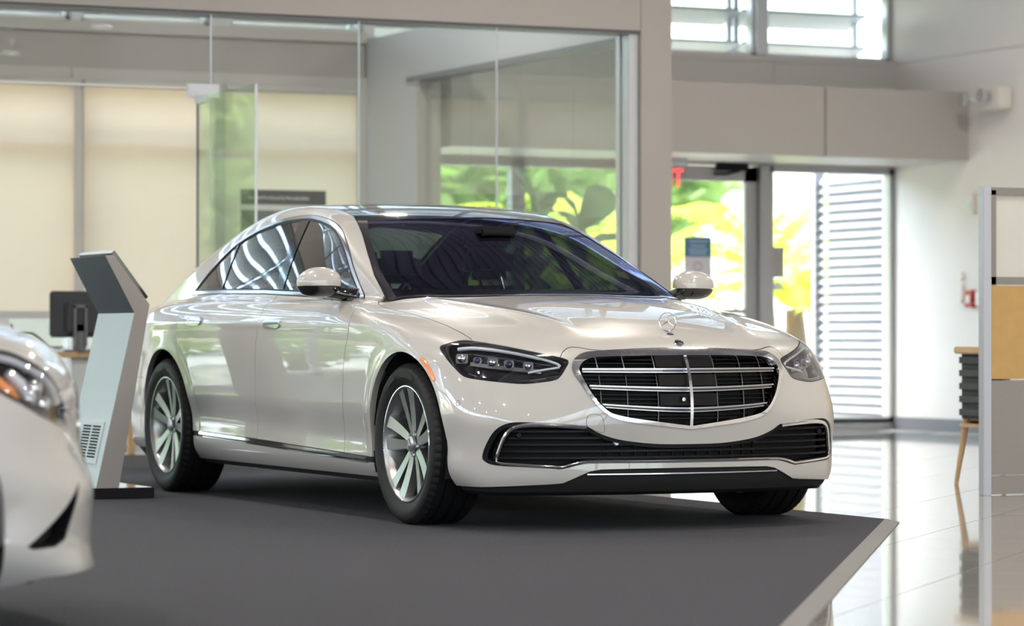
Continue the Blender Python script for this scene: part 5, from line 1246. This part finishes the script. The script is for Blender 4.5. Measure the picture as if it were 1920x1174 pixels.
# ------------------------------------------------------------------ second white car, nose entering at the left edge
class Car2(Car):
    SC = np.array([.93, .93, .968])
    FC = Spl([(.05, .72), (.12, .865), (.16, .892), (.20, .897), (.25, .888), (.34, .890), (.42, .893), (.47, .878), (.52, .864), (.6, .862), (.68, .856), (.74, .842), (.80, .81), (.85, .76), (.92, .65)])
    HP = Spl([(1.05, .56), (.95, .71), (.88, .785), (.82, .822), (.786, .838), (.689, .868), (.5, .905), (.2, .948), (-.1, .981), (-.4, 1.008), (-.7, 1.022), (-1.2, 1.024), (-2, 1.036), (-3.1, 1.035), (-3.6, 1.020), (-4.0, .997), (-4.25, .972), (-4.42, .93), (-4.6, .88)])
    def f(s, P): return Car.f(s, P / s.SC) * .94
HEAD2 = smooth_poly([((y - x) * .7071, z) for x, y, z in [(.12, .885, .815), (.22, .865, .818), (.32, .83, .806), (0.41, 0.792, 0.791), (0.455, 0.766, 0.783), (0.519, 0.74, 0.757), (0.588, 0.688, 0.713), (0.638, 0.624, 0.64), (0.645, 0.632, 0.572), (0.63, .655, .570), (0.596, 0.711, 0.583), (0.52, 0.799, 0.611), (0.452, 0.839, 0.646), (0.392, 0.856, 0.676), (.28, .870, .735), (.18, .885, .785)]], 4)
VENT2 = [((y - x) * .7071, z) for x, y, z in [(0.642, 0.740, 0.430), (0.56, .80, .34), (0.490, 0.842, 0.266), (0.505, .835, .258), (0.56, 0.808, 0.262), (0.592, 0.784, 0.280), (0.630, 0.760, 0.375)]]
vc_ = np.mean(np.array(VENT2), 0); VENT2 = [tuple(vc_ + (np.array(p) - vc_) * np.array([1.22, 1.05])) for p in VENT2]
GRL2 = sym(smooth_poly([(0, .70), (.2, .70), (.36, .685), (.43, .62), (.44, .55), (.40, .48), (.3, .44), (0, .43)], 4, False))
def build_second(root):
    c = Car2(); S2 = Surf(c, .024, (-4.3, -1.0, .08), (.96, .05, 1.52)); P_ = MAT['paint']; sc = lambda g: (lambda P: g(P / c.SC)); x2 = lambda P: P[:, 0] / .93; z2 = lambda P: P[:, 2] / c.SC[2]; y2 = lambda P: np.abs(P[:, 1]) / .93
    fr = lambda g: (lambda P: np.where(P[:, 0] > 0.05, g(P), -1.))
    hl = fr(sdpoly(HEAD2, puz)); ve = lambda P: np.where(P[:, 0] > .4, sdpoly(VENT2, puz)(P), -1.); gr = lambda P: np.where(P[:, 0] > .5, sdpoly(GRL2, pyz)(P), -1.)
    def ar(xc):
        def g(P):
            dx, dz = P[:, 0] - xc, P[:, 2] - .338; return np.where(dz > 0, np.hypot(dx, dz), np.abs(dx)) - .392
        return g
    aF, aR = ar(.012), ar(-2.98); dlo = sc(sdpoly(DLO, pxz)); bot = lambda P: P[:, 2] - np.where(P[:, 0] > .2, np.interp(P[:, 0], [.3, .45, .53, .74], [.14, .16, .178, .19]), .165)
    yg = lambda P: np.interp(P[:, 0], [-.7, -.55, -.4, 0, .3, .42, .52, .60, .66], [.70, .76, .775, .765, .755, .74, .70, .64, .40])
    hoodg = lambda P: np.minimum(np.minimum(yg(P) - np.abs(P[:, 1]), P[:, 2] - .70), x2(P) + .44 * y2(P) ** 2 + .33)
    wsg = lambda P: np.minimum.reduce([YIN(x2(P)) - y2(P), x2(P) + .44 * y2(P) ** 2 + 1.385, -.345 - x2(P) - .44 * y2(P) ** 2, P[:, 2] - .9])
    rwg = lambda P: np.minimum.reduce([YIN(x2(P)) - y2(P), -3.0 - x2(P), x2(P) + 3.85, P[:, 2] - .9])
    def both(m, name, mat, **k): return m.panel(name, mat, root, **k), m.panel(name, mat, root, mirror=True, **k)
    bumpg = lambda P: np.minimum(np.where(P[:, 0] > .25, 1., -1.), np.where(P[:, 0] > .47, .8, .60) - P[:, 2])
    base = S2.clips(bot, aF, aR, neg(dlo), neg(hl, .002), neg(gr), lambda P: -wsg(P), lambda P: -rwg(P), ref=2).clips(neg(ve), ref=5)
    S2.clips(ins(hoodg, .002), neg(hl, .002), ref=2).panel('hood', P_, root, full=True, flange=.02)
    lowb = base.clips(neg(hoodg, .002), ref=2)
    fd, bd, rd = (lambda P: x2(P) - FD(z2(P))), (lambda P: x2(P) - BD(z2(P))), (lambda P: np.minimum(x2(P) - RD(z2(P)), np.hypot(P[:, 0] + 2.98, P[:, 2] - .338) - .46))
    low = lambda P: np.minimum(BELT(x2(P)) - z2(P), z2(P) - .32)
    lowb.clips(lambda P: np.where(P[:, 0] > .25, 1., -1.), lambda P: np.where(P[:, 0] > .46, .9, .616) - P[:, 2], ref=2).panel('front_bumper', P_, root, full=True, flange=.03)
    side = lowb.clips(lambda P: np.maximum(.25 - P[:, 0], np.where(P[:, 0] > .46, -1, P[:, 2] - .616)), ref=2)
    both(side.clips(lambda P: np.where(z2(P) > BELT(x2(P)), x2(P) + .7, fd(P)) - .002, ref=2), 'fender', P_, flange=.03)
    rest = side.clips(lambda P: -np.where(z2(P) > BELT(x2(P)), x2(P) + .7, fd(P)) - .002, ref=2)
    both(rest.clips(low, lambda P: bd(P) - .002, ref=2), 'front_door', P_); both(rest.clips(low, lambda P: -bd(P) - .002, lambda P: rd(P) - .002, ref=2), 'rear_door', P_)
    rest.clips(lambda P: np.maximum(-low(P) - .002, -rd(P) - .002), ref=2).panel('body_shell', P_, root, full=True)
    S2.clips(wsg, ref=2).panel('windshield', MAT['windshield'], root, full=True, flange=0); S2.clips(rwg, ref=2).panel('rear_window', MAT['side_glass'], root, full=True, flange=0)
    D = S2.clips(dlo, ref=2); both(D.clips(lambda P: dlo(P) - .02, ref=2), 'side_window', MAT['side_glass'], off=-.004, flange=0); both(D.clips(lambda P: .022 - dlo(P), ref=2), 'window_surround', MAT['chrome'], off=.003)
    S2.clips(aF, aR, bot, neg(dlo), lambda P: -wsg(P), lambda P: -rwg(P), neg(hl), neg(ve), neg(gr), ref=1).panel('inner_shell', MAT['matte_black'], root, full=True, off=-.012, flange=0)
    H = S2.clips(lambda P: P[:, 0], hl); V_ = S2.clips(lambda P: P[:, 0] - .3, ref=2).clips(ve, ref=5)
    for sd in (False, True):
        sg = 1 if sd else -1
        ln = H.panel('headlight', MAT['lens'], root, mirror=sd, flange=0); H.panel('lamp_housing', MAT['gloss_black'], ln, off=-.06, flange=0, mirror=sd); H.clips(lambda P: .010 - hl(P), ref=2).panel('lamp_edge', MAT['gloss_black'], ln, off=-.001, flange=.06, mirror=sd)
        def on(pts, off):
            A = np.array(pts, float); A[:, 1] *= sg; q = c.project(A, 8); return (q + c.normals(q) * off).tolist()
        MB().tube(on(smooth_poly([(.20, .865, .795), (.32, .83, .786), (.44, .77, .765), (.52, .735, .735), (.58, .68, .69), (.615, .64, .64)], 4, False), -.015), .010, 8).build('daytime_light', MAT['drl'], ln, smooth=True)
        MB().tube(on([(.30, .86, .745), (.38, .845, .715), (.44, .83, .675), (.46, .825, .66)], -.03), [.022, .026, .024, .014], 10).build('turn_reflector', MAT['amber'], ln, smooth=True)
        MB().tube(on([(.44, .80, .735), (.47, .79, .70), (.49, .79, .665)], -.025), [.014, .018, .012], 10).build('lamp_bar', MAT['drl'], ln, smooth=True)
        for p in ((.54, .73, .69), (.57, .70, .64), (.50, .77, .66)):
            q = on([p], -.035)[0]; o = MB().lathe([(0, .02), (.018, .016), (.026, 0), (.028, -.02)], 'x', 16).build('projector_lens', MAT['lamp_silver'], ln, smooth=True); o.location = q; o.rotation_euler = (0, 0, sg * .7)
        V_.panel('bumper_vent', MAT['matte_black'], root, off=-.05, flange=0, mirror=sd); V_.clips(lambda P: .008 - ve(P), ref=2).panel('vent_edge', MAT['trim_black'], root, off=-.003, flange=.05, mirror=sd)
    g0 = S2.clips(gr, ref=2).panel('grille', MAT['matte_black'], root, full=True, off=-.04, flange=0); S2.clips(gr, lambda P: .02 - gr(P), ref=2).panel('grille_surround', MAT['chrome'], g0, full=True, off=.004, flange=.04)
    ys = np.linspace(-.42, .42, 21); Pb = c.project(np.stack([np.full(21, .78), ys, np.full(21, .565)], 1), 8); ribbon(Pb.tolist(), c.normals(Pb).tolist(), .03, .03, 'grille_bar', MAT['chrome'], g0)
    for xc in (.012, -2.98):
        for sd in (-1, 1):
            n = 20; V = []; F = []
            for k in range(n + 1):
                a = math.radians(-20 + 220 * k / n)
                for y in (.86, .5): V.append((xc + .396 * math.cos(a), sd * y, .338 + .396 * math.sin(a)))
            F = [(2 * k, 2 * k + 1, 2 * k + 3, 2 * k + 2) for k in range(n)]; cc = len(V); V.append((xc, sd * .5, .338)); F += [(2 * k + 1, cc, 2 * k + 3) for k in range(n)]
            mk('wheel_arch_liner', V, F, MAT['matte_black'], root)
    box('underbody', (-3.9, -.62, .15), (.55, .62, .19), MAT['matte_black'], root)
    src = [o for o in hero.children if o.name.startswith('wheel') and o.type == 'EMPTY'][0]
    for xc in (0, -2.99):
        for sd in (-1, 1):
            q = copy_tree(src, root); q.location = (xc, sd * .77, .338); q.scale = (.956,) * 3; q.rotation_euler = (0, .3, 0 if sd < 0 else math.pi)
second = empty('white_compact_car', (3.68, -4.43, 0), math.pi / 2); tag(second, 'white car whose nose and headlight enter the picture at the left edge', 'car')
build_second(second)
